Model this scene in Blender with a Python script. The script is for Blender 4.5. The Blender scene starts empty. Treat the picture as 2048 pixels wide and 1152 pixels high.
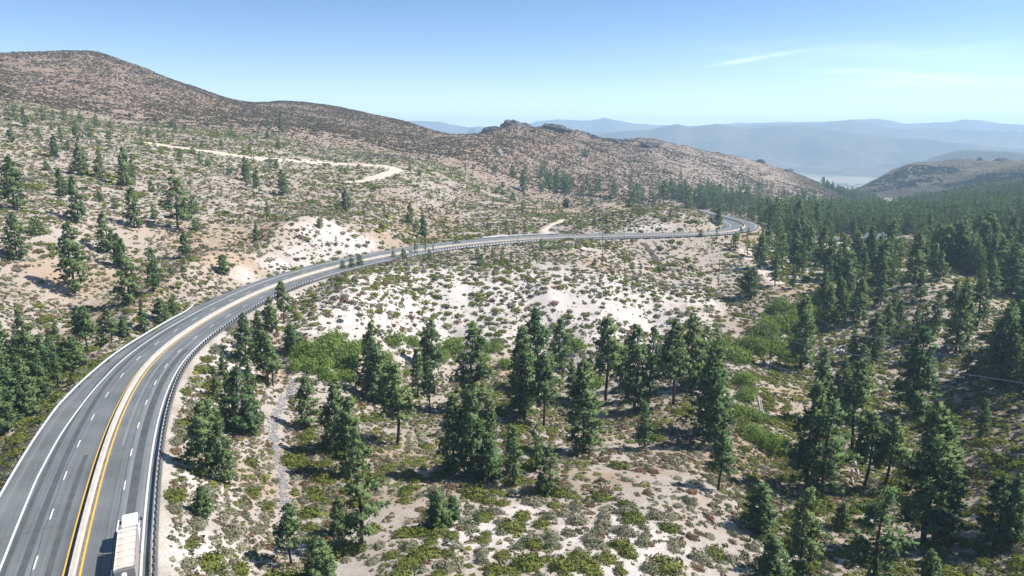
import bpy, math, random
import numpy as np
from mathutils import Vector, Matrix

# ------------------------------------------------------------------ camera, sky, sun
SC = bpy.context.scene
COL = SC.collection
HOR = 270.0; FPX = 1365.0                      # eye level line and focal length, in 2048-wide pixels
PITCH = math.atan((576 - HOR) / FPX)
cam = bpy.data.cameras.new('camera'); camo = bpy.data.objects.new('camera', cam); COL.objects.link(camo)
cam.sensor_width = 36.0; cam.lens = 36.0 * FPX / 2048
cam.clip_start = 0.5; cam.clip_end = 60000
camo.location = (0, 0, 0); camo.rotation_euler = (math.pi / 2 - PITCH, 0, 0)
SC.camera = camo

SUN_EL = math.radians(50); SUN_AZ = math.radians(84)     # azimuth clockwise from +Y (the viewing direction)
w = bpy.data.worlds.new('World'); SC.world = w; w.use_nodes = True
nt = w.node_tree; nt.nodes.clear()
out = nt.nodes.new('ShaderNodeOutputWorld'); bg = nt.nodes.new('ShaderNodeBackground')
sky = nt.nodes.new('ShaderNodeTexSky'); sky.sky_type = 'NISHITA'; sky.sun_disc = False
sky.sun_elevation = SUN_EL; sky.sun_rotation = SUN_AZ
sky.altitude = 1500; sky.air_density = 0.65; sky.dust_density = 0.6; sky.ozone_density = 2.2
bg.inputs[1].default_value = 0.118
# thin cirrus, laid out by sky direction
tc = nt.nodes.new('ShaderNodeTexCoord')
sep = nt.nodes.new('ShaderNodeSeparateXYZ'); nt.links.new(tc.outputs['Generated'], sep.inputs[0])
def wm(op, a, b=None, clamp=False):
    n = nt.nodes.new('ShaderNodeMath'); n.operation = op; n.use_clamp = clamp
    for i, v in enumerate((a, b)):
        if v is None: continue
        if isinstance(v, (int, float)): n.inputs[i].default_value = v
        else: nt.links.new(v, n.inputs[i])
    return n.outputs[0]
az = wm('ARCTAN2', sep.outputs[0], sep.outputs[1])
el = wm('ARCSINE', sep.outputs[2])
def streak(a0, e0, slope, la, le, amp, curve=0.0):
    da = wm('SUBTRACT', az, a0)
    tgt = wm('ADD', wm('MULTIPLY', da, slope), wm('MULTIPLY', wm('MULTIPLY', da, da), curve))
    de = wm('SUBTRACT', wm('SUBTRACT', el, e0), tgt)
    x = wm('ADD', wm('POWER', wm('ABSOLUTE', wm('DIVIDE', da, la)), 2.0), wm('POWER', wm('ABSOLUTE', wm('DIVIDE', de, le)), 2.0))
    return wm('MULTIPLY', wm('EXPONENT', wm('MULTIPLY', x, -1.0)), amp)
cmb = nt.nodes.new('ShaderNodeCombineXYZ')
nt.links.new(wm('MULTIPLY', az, 7.0), cmb.inputs[0]); nt.links.new(wm('MULTIPLY', el, 75.0), cmb.inputs[1])
cn = nt.nodes.new('ShaderNodeTexNoise'); cn.inputs['Scale'].default_value = 1.0; cn.inputs['Detail'].default_value = 6; cn.inputs['Roughness'].default_value = 0.62
cn.inputs['Distortion'].default_value = 0.6
nt.links.new(cmb.outputs[0], cn.inputs['Vector'])
s1 = streak(0.325, 0.098, 0.13, 0.055, 0.0026, 0.40)
s2 = streak(0.50, 0.072, -0.09, 0.085, 0.004, 0.34)
s3 = streak(0.53, 0.062, -0.04, 0.10, 0.005, 0.25)
s4 = streak(0.50, 0.095, -0.05, 0.22, 0.02, 0.14)
sm = wm('ADD', wm('ADD', s1, s2), wm('ADD', s3, s4))
cf = wm('MULTIPLY', sm, wm('MULTIPLY', wm('SUBTRACT', cn.outputs['Fac'], 0.28, True), 2.2), True)
mixc = nt.nodes.new('ShaderNodeMix'); mixc.data_type = 'RGBA'
tint = nt.nodes.new('ShaderNodeMix'); tint.data_type = 'RGBA'; tint.blend_type = 'MULTIPLY'; tint.inputs[0].default_value = 1.0
tint.inputs[7].default_value = (0.74, 0.92, 1.0, 1); nt.links.new(sky.outputs[0], tint.inputs[6])
nt.links.new(cf, mixc.inputs[0]); nt.links.new(tint.outputs[2], mixc.inputs[6])
mixc.inputs[7].default_value = (12.5, 12.8, 13.2, 1)
mixh = nt.nodes.new('ShaderNodeMix'); mixh.data_type = 'RGBA'       # pale air low over the horizon
nt.links.new(wm('MULTIPLY', wm('EXPONENT', wm('MULTIPLY', wm('MAXIMUM', el, 0.0), -20.0)), 0.75), mixh.inputs[0])
nt.links.new(mixc.outputs[2], mixh.inputs[6]); mixh.inputs[7].default_value = (12.2, 12.7, 13.2, 1)
nt.links.new(mixh.outputs[2], bg.inputs[0]); nt.links.new(bg.outputs[0], out.inputs[0])

sl = bpy.data.lights.new('sun', 'SUN'); so = bpy.data.objects.new('sun', sl); COL.objects.link(so)
sl.energy = 5.0; sl.angle = math.radians(0.53); sl.color = (1.0, 0.95, 0.88)
sdir = Vector((math.sin(SUN_AZ) * math.cos(SUN_EL), math.cos(SUN_AZ) * math.cos(SUN_EL), math.sin(SUN_EL)))
so.rotation_euler = (-sdir).to_track_quat('-Z', 'Y').to_euler(); so.location = (300, 0, 400)
SC.view_settings.view_transform = 'Standard'; SC.view_settings.look = 'None'
SC.view_settings.exposure = 0.58; SC.view_settings.gamma = 1
SC.cycles.use_denoising = True
SC.cycles.max_bounces = 5; SC.cycles.diffuse_bounces = 3; SC.cycles.glossy_bounces = 2
SC.cycles.transparent_max_bounces = 8; SC.cycles.volume_bounces = 3

# ------------------------------------------------------------------ helpers
rng = np.random.default_rng(7); random.seed(7)
def lerp(a, b, t): return a + (b - a) * t
def sstep(a, b, x):
    t = np.clip((x - a) / (b - a), 0, 1); return t * t * (3 - 2 * t)
cp_, sp_ = math.cos(PITCH), math.sin(PITCH)
def ray(px, py):
    u = (px - 1024) / FPX; v = (576 - py) / FPX
    return np.array([u, cp_ + v * sp_, -sp_ + v * cp_])
def azt(px, py):
    d = ray(px, py); h = math.hypot(d[0], d[1]); return math.atan2(d[0], d[1]), d[2] / h
def project(P):
    P = np.atleast_2d(P); x, y, z = P[:, 0], P[:, 1], P[:, 2]
    dep = y * cp_ - z * sp_; up = y * sp_ + z * cp_
    return 1024 + FPX * x / dep, 576 - FPX * up / dep, dep

def link(name, me, mat=None, parent=None):
    o = bpy.data.objects.new(name, me); COL.objects.link(o)
    if mat is not None:
        for m in (mat if isinstance(mat, (list, tuple)) else [mat]): me.materials.append(m)
    if parent: o.parent = parent
    return o
def npmesh(name, V, F, smooth=False, midx=None):
    """V (n,3) float, F (m,k) int, k = 3 or 4"""
    me = bpy.data.meshes.new(name); V = np.ascontiguousarray(V, np.float32); F = np.ascontiguousarray(F, np.int32)
    k = F.shape[1]
    me.vertices.add(len(V)); me.vertices.foreach_set('co', V.ravel())
    me.loops.add(F.size); me.loops.foreach_set('vertex_index', F.ravel())
    me.polygons.add(len(F)); me.polygons.foreach_set('loop_start', np.arange(0, F.size, k, dtype=np.int32))
    if smooth: me.polygons.foreach_set('use_smooth', np.ones(len(F), bool))
    if midx is not None: me.polygons.foreach_set('material_index', np.asarray(midx, np.int32))
    me.update(calc_edges=True); me.validate()
    return me
def add_col(me, name, C):
    a = me.color_attributes.new(name, 'FLOAT_COLOR', 'POINT')
    c = np.ones((len(C), 4), np.float32); c[:, :C.shape[1]] = C; a.data.foreach_set('color', c.ravel())
def empty(name, loc=(0, 0, 0), rz=0.0):
    o = bpy.data.objects.new(name, None); COL.objects.link(o); o.location = loc; o.rotation_euler = (0, 0, rz)
    o.empty_display_size = 0.3; return o
def tag(o, label=None, cat=None, group=None, kind=None):
    if label: o['label'] = label
    if cat: o['category'] = cat
    if group: o['group'] = group
    if kind: o['kind'] = kind
    return o

class MB:
    """collects simple shaped pieces into one mesh"""
    def __init__(s): s.v = []; s.f = []
    def add(s, V, F):
        n = len(s.v); s.v += [tuple(p) for p in V]; s.f += [tuple(i + n for i in f) for f in F]; return s
    def box(s, c, d, ch=0.0, taper=(1, 1), rz=0.0, shift=(0, 0)):
        """box centre c, size d, chamfered vertical edges and rims by ch, top scaled by taper"""
        x, y, z = d[0] / 2, d[1] / 2, d[2] / 2
        ch = min(ch, x * .9, y * .9, z * .9)
        def ring(h, i, tx, ty, sx, sy):
            a, b = x * tx - i, y * ty - i
            if ch <= 0: pts = [(-a, -b), (a, -b), (a, b), (-a, b)]
            else: pts = [(-a + ch, -b), (a - ch, -b), (a, -b + ch), (a, b - ch), (a - ch, b), (-a + ch, b), (-a, b - ch), (-a, -b + ch)]
            return [(px + sx, py + sy, h) for px, py in pts]
        if ch > 0:
            R = [ring(-z, ch * .6, 1, 1, 0, 0), ring(-z + ch * .6, 0, 1, 1, 0, 0), ring(z - ch * .6, 0, *taper, *shift), ring(z, ch * .6, *taper, *shift)]
        else: R = [ring(-z, 0, 1, 1, 0, 0), ring(z, 0, *taper, *shift)]
        n = len(R[0]); V = [p for r in R for p in r]; F = []
        for k in range(len(R) - 1):
            for i in range(n):
                j = (i + 1) % n; F.append((k * n + i, k * n + j, (k + 1) * n + j, (k + 1) * n + i))
        F.append(tuple(range(n - 1, -1, -1))); F.append(tuple((len(R) - 1) * n + i for i in range(n)))
        cr, sr = math.cos(rz), math.sin(rz)
        V = [(c[0] + p[0] * cr - p[1] * sr, c[1] + p[0] * sr + p[1] * cr, c[2] + p[2]) for p in V]
        return s.add(V, F)
    def tube(s, P, R, n=8, caps=True):
        P = [Vector(p) for p in P]; R = R if isinstance(R, (list, tuple)) else [R] * len(P)
        V = []; F = []; ref = Vector((0, 0, 1))
        for i, p in enumerate(P):
            d = (P[min(i + 1, len(P) - 1)] - P[max(i - 1, 0)]).normalized()
            r = Vector((1, 0, 0)) if abs(d.dot(ref)) > .95 else ref
            a = d.cross(r).normalized(); b = d.cross(a)
            for k in range(n):
                t = 2 * math.pi * k / n; V.append(p + (a * math.cos(t) + b * math.sin(t)) * R[i])
        for i in range(len(P) - 1):
            for k in range(n):
                j = (k + 1) % n; F.append((i * n + k, i * n + j, (i + 1) * n + j, (i + 1) * n + k))
        if caps: F.append(tuple(range(n - 1, -1, -1))); F.append(tuple((len(P) - 1) * n + k for k in range(n)))
        return s.add(V, F)
    def mesh(s, name, smooth=False):
        me = bpy.data.meshes.new(name); me.from_pydata(s.v, [], s.f); me.update()
        if smooth:
            for p in me.polygons: p.use_smooth = True
        return me
    def build(s, name, mat, parent=None, smooth=False): return link(name, s.mesh(name, smooth), mat, parent)

# ------------------------------------------------------------------ materials
def mat(name, color, rough=0.9, spec=0.2, metal=0.0, noise=None, bump=0.0):
    """noise = (scale, amount, second colour)"""
    m = bpy.data.materials.new(name); m.use_nodes = True; t = m.node_tree
    b = t.nodes['Principled BSDF']; b.inputs['Roughness'].default_value = rough; b.inputs['Metallic'].default_value = metal
    b.inputs['Specular IOR Level'].default_value = spec
    b.inputs['Base Color'].default_value = (*color, 1)
    if noise:
        g = t.nodes.new('ShaderNodeNewGeometry'); n = t.nodes.new('ShaderNodeTexNoise'); n.inputs['Scale'].default_value = noise[0]
        n.inputs['Detail'].default_value = 5; t.links.new(g.outputs['Position'], n.inputs['Vector'])
        r = t.nodes.new('ShaderNodeMapRange'); r.inputs[1].default_value = .35; r.inputs[2].default_value = .65; r.inputs[4].default_value = noise[1]
        t.links.new(n.outputs['Fac'], r.inputs[0])
        x = t.nodes.new('ShaderNodeMix'); x.data_type = 'RGBA'; x.inputs[6].default_value = (*color, 1); x.inputs[7].default_value = (*noise[2], 1)
        t.links.new(r.outputs[0], x.inputs[0]); t.links.new(x.outputs[2], b.inputs['Base Color'])
        if bump:
            bp = t.nodes.new('ShaderNodeBump'); bp.inputs['Strength'].default_value = bump; t.links.new(n.outputs['Fac'], bp.inputs['Height']); t.links.new(bp.outputs[0], b.inputs['Normal'])
    return m
def foliage_mat(name, c1, c2, rnd=0.35, trans=0.25):
    m = bpy.data.materials.new(name); m.use_nodes = True; t = m.node_tree; t.nodes.clear()
    o = t.nodes.new('ShaderNodeOutputMaterial'); d = t.nodes.new('ShaderNodeBsdfDiffuse'); tr = t.nodes.new('ShaderNodeBsdfTranslucent'); mx = t.nodes.new('ShaderNodeMixShader')
    mx.inputs[0].default_value = trans
    oi = t.nodes.new('ShaderNodeObjectInfo'); co = t.nodes.new('ShaderNodeTexCoord')
    n = t.nodes.new('ShaderNodeTexNoise'); n.inputs['Scale'].default_value = 14; n.inputs['Detail'].default_value = 3
    t.links.new(co.outputs['Object'], n.inputs['Vector'])
    a = t.nodes.new('ShaderNodeMath'); a.operation = 'MULTIPLY_ADD'; a.inputs[1].default_value = rnd; a.use_clamp = True
    t.links.new(oi.outputs['Random'], a.inputs[0])
    r = t.nodes.new('ShaderNodeMapRange'); r.inputs[1].default_value = .3; r.inputs[2].default_value = .7; r.inputs[4].default_value = 1 - rnd
    t.links.new(n.outputs['Fac'], r.inputs[0]); t.links.new(r.outputs[0], a.inputs[2])
    x = t.nodes.new('ShaderNodeMix'); x.data_type = 'RGBA'; x.inputs[6].default_value = (*c1, 1); x.inputs[7].default_value = (*c2, 1)
    t.links.new(a.outputs[0], x.inputs[0])
    t.links.new(x.outputs[2], d.inputs[0]); t.links.new(x.outputs[2], tr.inputs[0])
    t.links.new(d.outputs[0], mx.inputs[1]); t.links.new(tr.outputs[0], mx.inputs[2]); t.links.new(mx.outputs[0], o.inputs[0])
    return m
def attr_mat(name, attr='Col', trans=0.15, noise=0.0):
    m = bpy.data.materials.new(name); m.use_nodes = True; t = m.node_tree; t.nodes.clear()
    o = t.nodes.new('ShaderNodeOutputMaterial'); d = t.nodes.new('ShaderNodeBsdfDiffuse'); tr = t.nodes.new('ShaderNodeBsdfTranslucent'); mx = t.nodes.new('ShaderNodeMixShader')
    mx.inputs[0].default_value = trans
    a = t.nodes.new('ShaderNodeAttribute'); a.attribute_name = attr
    t.links.new(a.outputs['Color'], d.inputs[0]); t.links.new(a.outputs['Color'], tr.inputs[0])
    t.links.new(d.outputs[0], mx.inputs[1]); t.links.new(tr.outputs[0], mx.inputs[2]); t.links.new(mx.outputs[0], o.inputs[0])
    return m
M = {}
M['pine'] = foliage_mat('pine_needles', (0.092, 0.170, 0.078), (0.215, 0.275, 0.105), rnd=.5, trans=.25)
M['bark'] = mat('pine_bark', (0.085, 0.050, 0.035), noise=(3.0, 1.0, (0.045, 0.030, 0.024)), bump=.3)

# ------------------------------------------------------------------ road centre line (the median barrier)
BAR = [(153,1127),(177,1031),(201,935),(225,859),(254,792),(300,719),(355,677),(411,640),(467,609),(522,584),(557,568),(602,555),(647,541),(692,530),(737,519),(782,511),(885,493.5),(954,487),(1005,482),(1056,478),(1099,476.3),(1221,472.8),(1314,471),(1431,467.5),(1478,462),(1494,455),(1491,449),(1476,443),(1455,437.5)]
H0, GR = 50.0, 0.015
P = []; S = []
for i, q in enumerate(BAR):
    d = ray(*q)
    if i == 0: p = d * (-H0 / d[2]); P.append(p); S.append(0.0); continue
    ss = S[-1]
    for _ in range(30):
        p = d * (-(H0 + GR * ss) / d[2]); ss = S[-1] + math.hypot(p[0] - P[-1][0], p[1] - P[-1][1])
    P.append(p); S.append(ss)
P = np.array(P); S = np.array(S)
t0 = (P[0] - P[2]); t0 /= np.linalg.norm(t0[:2]); n0 = np.array([t0[1], -t0[0], 0])
pre = [P[0] + t0 * k * 14 + n0 * (-0.0012) * (k * 14) ** 2 for k in range(6, 0, -1)]
tE = P[-1] - P[-2]; tE /= np.linalg.norm(tE[:2])
post = []
p = P[-1].copy(); ang = math.atan2(tE[1], tE[0])
for k in range(4):
    ang -= 0.13 if k > 1 else 0.0
    p = p + np.array([math.cos(ang) * 22, math.sin(ang) * 22, -22 * 0.03]); post.append(p)
PP = np.vstack([pre, P, post])
for k in range(6): PP[k, 2] = -50 + 0.2
def resample(Q, step):
    s = np.r_[0, np.cumsum(np.hypot(*np.diff(Q[:, :2], axis=0).T))]
    n = int(s[-1] / step) + 1; u = np.linspace(0, s[-1], n)
    return np.stack([np.interp(u, s, Q[:, k]) for k in range(Q.shape[1])], 1)
def smooth(Q, n, it=2):
    k = np.ones(n) / n
    for _ in range(it):
        E = np.pad(Q, ((n // 2, n // 2), (0, 0)), mode='reflect', reflect_type='odd')
        Q = np.stack([np.convolve(E[:, j], k, 'valid') for j in range(Q.shape[1])], 1)
    return Q
RC = smooth(resample(PP, 2.0), 15, 2)          # road centre, every 2 m
RT = np.gradient(RC, axis=0); RT[:, 2] = 0; RT /= np.linalg.norm(RT, axis=1)[:, None]
RN = np.stack([RT[:, 1], -RT[:, 0], 0 * RT[:, 0]], 1)   # points to the right of travel
RS = np.r_[0, np.cumsum(np.hypot(*np.diff(RC[:, :2], axis=0).T))]
kap = np.gradient(np.unwrap(np.arctan2(RT[:, 1], RT[:, 0]))) / 2.0
BANK = np.clip(smooth(kap[:, None], 41, 2)[:, 0] * 4.0, -0.05, 0.05)     # right-hand bends lift the left edge
def LW(s): return np.interp(s, [90, 112, 128, 142, 160, 182, 206, 232, 252, 272, 300, 330, 356, 400], [-8.1, -8.4, -8.2, -7.7, -7.15, -6.95, -7.0, -7.2, -7.8, -8.6, -9.2, -9.2, -8.6, -8.7])   # left edge line
def LRAIL(s): return np.interp(s, [100, 142, 165, 190, 215, 260, 300], [-11.8, -11.3, -10.0, -9.2, -9.2, -10.4, -11.4])   # left edge of the paved shoulder
def road_pt(i, off, dz=0.0):
    return RC[i] + RN[i] * off + np.array([0, 0, off * BANK[i] + dz])
def road_dist(X, Y):
    """distance to centre line, signed offset (right positive), index"""
    n = len(X); D = np.full(n, 1e9); I = np.zeros(n, int)
    for c in range(0, n, 20000):
        dx = X[c:c + 20000, None] - RC[None, :, 0]; dy = Y[c:c + 20000, None] - RC[None, :, 1]
        d2 = dx * dx + dy * dy; k = d2.argmin(1); I[c:c + 20000] = k; D[c:c + 20000] = np.sqrt(d2[np.arange(len(k)), k])
    off = (X - RC[I, 0]) * RN[I, 0] + (Y - RC[I, 1]) * RN[I, 1]
    return D, off, I

# ------------------------------------------------------------------ terrain: surveyed heights, smoothly interpolated
CP = []     # azimuth, ln r, z / r
def cz(px, py, z):
    a, t = azt(px, py); r = z / t; CP.append((a, math.log(r), t))
def cd(px, py, D):
    a, t = azt(px, py); CP.append((a, math.log(D), t))
def ch(px, D, z):
    a, _ = azt(px, 400); CP.append((a, math.log(D), z / D))
for i in range(4, len(RC) - 20, 9):
    x, y, z = RC[i]; r = math.hypot(x, y)
    if y > 45: CP.append((math.atan2(x, y), math.log(r), z / r))
for q in [(450,1100,-58),(570,1000,-62),(550,850,-65),(480,760,-62),(410,900,-57),(720,1100,-60),(720,900,-65),(720,780,-69),
          (1000,1140,-58),(1000,950,-64),(1000,800,-70),(900,690,-74),(1100,680,-75),(1300,1140,-59),(1300,950,-65),(1350,800,-72),(1350,690,-76),
          (1500,1140,-62),(1500,950,-68),(1530,830,-74),(1480,720,-75.5),(1700,1140,-64),(1700,930,-71),(1650,800,-76),(1600,700,-78),
          (1850,1100,-63),(1850,900,-70),(1850,760,-74),(2040,1140,-56),(2040,900,-61),(2040,750,-65),(1950,680,-69),(2040,610,-66),(2300,900,-48),(2300,1140,-46),(2300,700,-58),
          (-250,900,-56),(-250,700,-45),(1450,610,-72),(1300,660,-76)]: cz(*q)
for q in [(30,830,160),(120,720,190),(0,950,135),(200,655,207),(300,605,215),(150,590,240),(30,520,258),(260,560,252),(446,547,238),(370,510,275),(513,482,300),(640,458,300),(560,470,295),(590,440,350),
          (100,450,285),(250,440,310),(400,430,345),(-150,450,280),(60,350,390),(250,350,430),(400,370,430),(550,380,460),(700,410,430),(760,470,335),(820,448,410),(850,476,378),
          (1000,450,430),(1050,425,500),(1200,425,515),(1200,408,590),(1330,415,560),(1420,428,510),(900,400,540),(900,340,680),(960,300,850),(945,271,1000),
          (540,318,560),(420,303,560),(700,327,600),(800,340,570),(650,290,700),(30,262,520),(250,267,590),(450,258,720),(560,258,750),(700,272,790),(800,293,850),(-200,262,500),(150,240,640),
          (100,200,820),(0,107,1150),(-200,118,1150),(180,104,1150),(300,140,1150),(400,176,1150),(500,207,1150),(300,220,850),(450,232,900),(560,204,1260),(600,203,1260),(650,209,1260),(720,222,1250),
          (800,240,1200),(870,263,1150),(905,272,1080),(600,240,960),(720,255,980),(970,269,1050),(1020,254,1100),(1060,254,1120),(1095,254,1170),(1150,264,1180),(1200,275,1180),(1240,286,1180),
          (1280,279,1400),(1320,289,1400),(1400,301,1400),(1480,316,1400),(1550,336,1400),(1650,373,1400),(1700,395,1420),(1100,320,950),(1200,340,950),(1300,355,980),(1400,368,1000),(1500,385,1050),(1600,400,1120),
          (1050,362,780),(1200,386,800),(1350,398,830),(1500,418,800),(1650,437,850),(1600,500,430),(1700,520,410),(1800,480,520),(1900,470,560),(1750,453,700),(1760,438,900),(1850,440,800),(1950,440,760),(1760,424,1080),(1770,408,1250),(1700,420,1080),
          (2040,400,1000),(2040,500,480),(1900,600,300),(1750,600,310),(1600,600,310),(2300,400,700),(2300,550,320),(1740,370,2000),(1800,336,2000),(1850,325,2000),(1920,318,2000),
          (2000,322,1950),(2060,319,1950),(2300,300,1900),(1850,370,1700),(1950,358,1700),(2060,362,1500),(1820,405,1450),(1950,392,1300),(2300,350,1300),
          (700,545,262),(800,528,286),(900,508,318),(900,540,285),(1000,540,285),(1000,505,325),(1100,545,288),(1200,560,287),(1100,600,262),(900,600,257),(700,620,220),(620,640,213),(700,690,203),(590,740,184),(650,720,190),(1300,540,340),(1300,572,300),(1400,520,370),(1400,570,318),(1500,500,400),(1500,560,335)]: cd(*q)
for q in [(1200,700,-84),(1100,690,-70),(1350,680,-86),(0,1500,60),(200,1500,60),(400,1500,20),(600,1600,20),(800,1500,-20),(950,1400,-60),(1050,1500,-60),(1200,1450,-60),(1300,1800,-120),(1500,1800,-160),(1650,1800,-150),
          (-200,1500,60),(-200,2600,-150),(200,2600,-150),(600,2600,-170),(900,2600,-200),(1200,2600,-220),(1500,2600,-225),(1720,2200,-190),(1720,2800,-235),(1850,2700,-190),(2050,2700,-190),(2300,2700,-190),
          (-900,200,-45),(-900,600,0),(-900,1500,50),(2900,200,-45),(2900,600,-30),(2900,1500,-30),(2900,90,-42),(-900,90,-52),
          (330,58,-51),(800,62,-55),(1300,62,-56),(2000,62,-52),(330,25,-51),(1300,25,-53),(2300,25,-48)]: ch(*q)
for px in range(-900, 3000, 500):
    for D in (3600, 4600, 6000, 10600): ch(px, D, -250)
CP = np.array(CP); KT = 3.0
cx = np.stack([CP[:, 0] * KT, CP[:, 1]], 1); cv = CP[:, 2]
def tps(d2): return np.where(d2 > 0, 0.5 * d2 * np.log(np.maximum(d2, 1e-12)), 0)
n = len(cx); A = np.zeros((n + 3, n + 3))
A[:n, :n] = tps(((cx[:, None] - cx[None]) ** 2).sum(2)) + np.eye(n) * 5e-5
A[:n, n] = 1; A[:n, n + 1:] = cx; A[n, :n] = 1; A[n + 1:, :n] = cx.T
W = np.linalg.solve(A, np.r_[cv, 0, 0, 0])
def tps_eval(az_, lr):
    q = np.stack([az_ * KT, lr], 1); o = np.empty(len(q))
    for c in range(0, len(q), 20000):
        k = q[c:c + 20000]; o[c:c + 20000] = tps(((k[:, None] - cx[None]) ** 2).sum(2)) @ W[:n] + W[n] + k @ W[n + 1:]
    return o
# value noise
_perm = np.random.default_rng(3).random((256, 256)).astype(np.float64)
def vnoise(x, y):
    xi = np.floor(x).astype(int); yi = np.floor(y).astype(int); fx = x - xi; fy = y - yi
    fx = fx * fx * (3 - 2 * fx); fy = fy * fy * (3 - 2 * fy)
    a = _perm[xi & 255, yi & 255]; b = _perm[(xi + 1) & 255, yi & 255]; c = _perm[xi & 255, (yi + 1) & 255]; d = _perm[(xi + 1) & 255, (yi + 1) & 255]
    return (a * (1 - fx) + b * fx) * (1 - fy) + (c * (1 - fx) + d * fx) * fy
def fbm(x, y, o=4, g=0.5):
    s = 0; a = 1; tot = 0
    for k in range(o): s = s + a * vnoise(x * 2 ** k + 17 * k, y * 2 ** k + 31 * k); tot += a; a *= g
    return s / tot * 2 - 1
NA, NR = 900, 860
A0, A1 = math.radians(-78), math.radians(78); L0, L1 = math.log(14), math.log(10600)
ga = np.linspace(A0, A1, NA); gl = np.linspace(L0, L1, NR)
GAz, GLr = np.meshgrid(ga, gl, indexing='ij')
# interpolate on a half-resolution lattice, then refine
ca = np.linspace(A0, A1, 300); cl = np.linspace(L0, L1, 260)
CA, CL = np.meshgrid(ca, cl, indexing='ij')
TC = tps_eval(CA.ravel(), CL.ravel()).reshape(CA.shape)
def bil(G, u, v):
    u = np.clip(u, 0, G.shape[0] - 1.001); v = np.clip(v, 0, G.shape[1] - 1.001)
    i = u.astype(int); j = v.astype(int); fu = u - i; fv = v - j
    return (G[i, j] * (1 - fu) + G[i + 1, j] * fu) * (1 - fv) + (G[i, j + 1] * (1 - fu) + G[i + 1, j + 1] * fu) * fv
T = bil(TC, (GAz.ravel() - A0) / (A1 - A0) * 299, (GLr.ravel() - L0) / (L1 - L0) * 259)
R = np.exp(GLr.ravel()); X = R * np.sin(GAz.ravel()); Y = R * np.cos(GAz.ravel())
Z = T * R
nearw = sstep(40, 75, R); Z = lerp(-53.0, Z, nearw)
Z = np.where(R > 3000, np.minimum(Z, lerp(Z, -250, sstep(3000, 3600, R))), Z)
# relief at several scales
rd = np.full(len(X), 1e3); ro = np.zeros(len(X)); ri = np.zeros(len(X), int)
m = (R < 900) & (X > -260) & (X < 520)
rd[m], ro[m], ri[m] = road_dist(X[m], Y[m])
rw = sstep(12, 50, rd)
hillw = sstep(250, 900, R) * (1 - sstep(2600, 3200, R)) * (1 - .85 * sstep(.2, .3, GAz.ravel()) * (1 - sstep(1250, 1500, R)))
rid = 1 - np.abs(fbm(X / 170, Y / 170, 4, .55))
Z += rw * hillw * ((rid - 0.8) * lerp(9, 26, sstep(-.15, .05, GAz.ravel())) + fbm(X / 60, Y / 60, 4) * lerp(2.2, 5.0, sstep(-.15, .05, GAz.ravel())))
Z += rw * (fbm(X / 28, Y / 28, 3) * 1.1 + fbm(X / 7, Y / 7, 3) * 0.35) * (1 - sstep(500, 900, R) * .3)
Z += (1 - rw) * sstep(9, 14, rd) * fbm(X / 5, Y / 5, 3) * 0.25
# road bench: flat under the road, cut / fill slopes beyond
hw_l, hw_r = 12.7, 8.9
e = np.where(ro < 0, -ro - hw_l, ro - hw_r)
bed = RC[ri, 2] + np.clip(ro, -hw_l, hw_r) * BANK[ri] - 0.35
ends = (ri > 0) & (ri < len(RC) - 1)
slope_up = 0.75; slope_dn = 0.62
lim_hi = bed + np.maximum(e, 0) * slope_up; lim_lo = bed - np.maximum(e, 0) * slope_dn - 0.15 * (e > 0)
cutf = sstep(1.5, 6, e) * (1 - sstep(26, 40, e)) * (ro < 0) * sstep(120, 150, RS[ri]) * (1 - sstep(290, 330, RS[ri]))
run = np.abs(fbm(RS[ri] / 5.5, e / 26, 4, .6)) * 2.4 + fbm(X / 4, Y / 4, 3, .6) * .5
Zr = np.clip(Z - cutf * run, lim_lo, lim_hi - cutf * run * .8)
Z = np.where((rd < 70) & ends, np.where(e < 0, bed, Zr), Z)
GZ = Z.reshape(NA, NR)
def gz(x, y):
    x = np.atleast_1d(np.asarray(x, float)); y = np.atleast_1d(np.asarray(y, float))
    a = np.arctan2(x, y); l = np.log(np.maximum(np.hypot(x, y), 14.1))
    return bil(GZ, (a - A0) / (A1 - A0) * (NA - 1), (l - L0) / (L1 - L0) * (NR - 1))
_lr = np.linspace(math.log(40), math.log(5500), 4000); _rr = np.exp(_lr)
def hit(px, py):
    """where the sight line of a surveyed point meets the ground"""
    a, t = azt(px, py); z = gz(_rr * math.sin(a), _rr * math.cos(a)); k = np.nonzero(z >= t * _rr)[0]
    i = k[0] if len(k) else len(_rr) - 1
    r = _rr[i]
    if i > 0:
        f0 = z[i - 1] - t * _rr[i - 1]; f1 = z[i] - t * _rr[i]; r = lerp(_rr[i - 1], _rr[i], np.clip(-f0 / (f1 - f0 + 1e-9), 0, 1))
    x, y = r * math.sin(a), r * math.cos(a); return np.array([x, y, gz(x, y)[0]])

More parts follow.
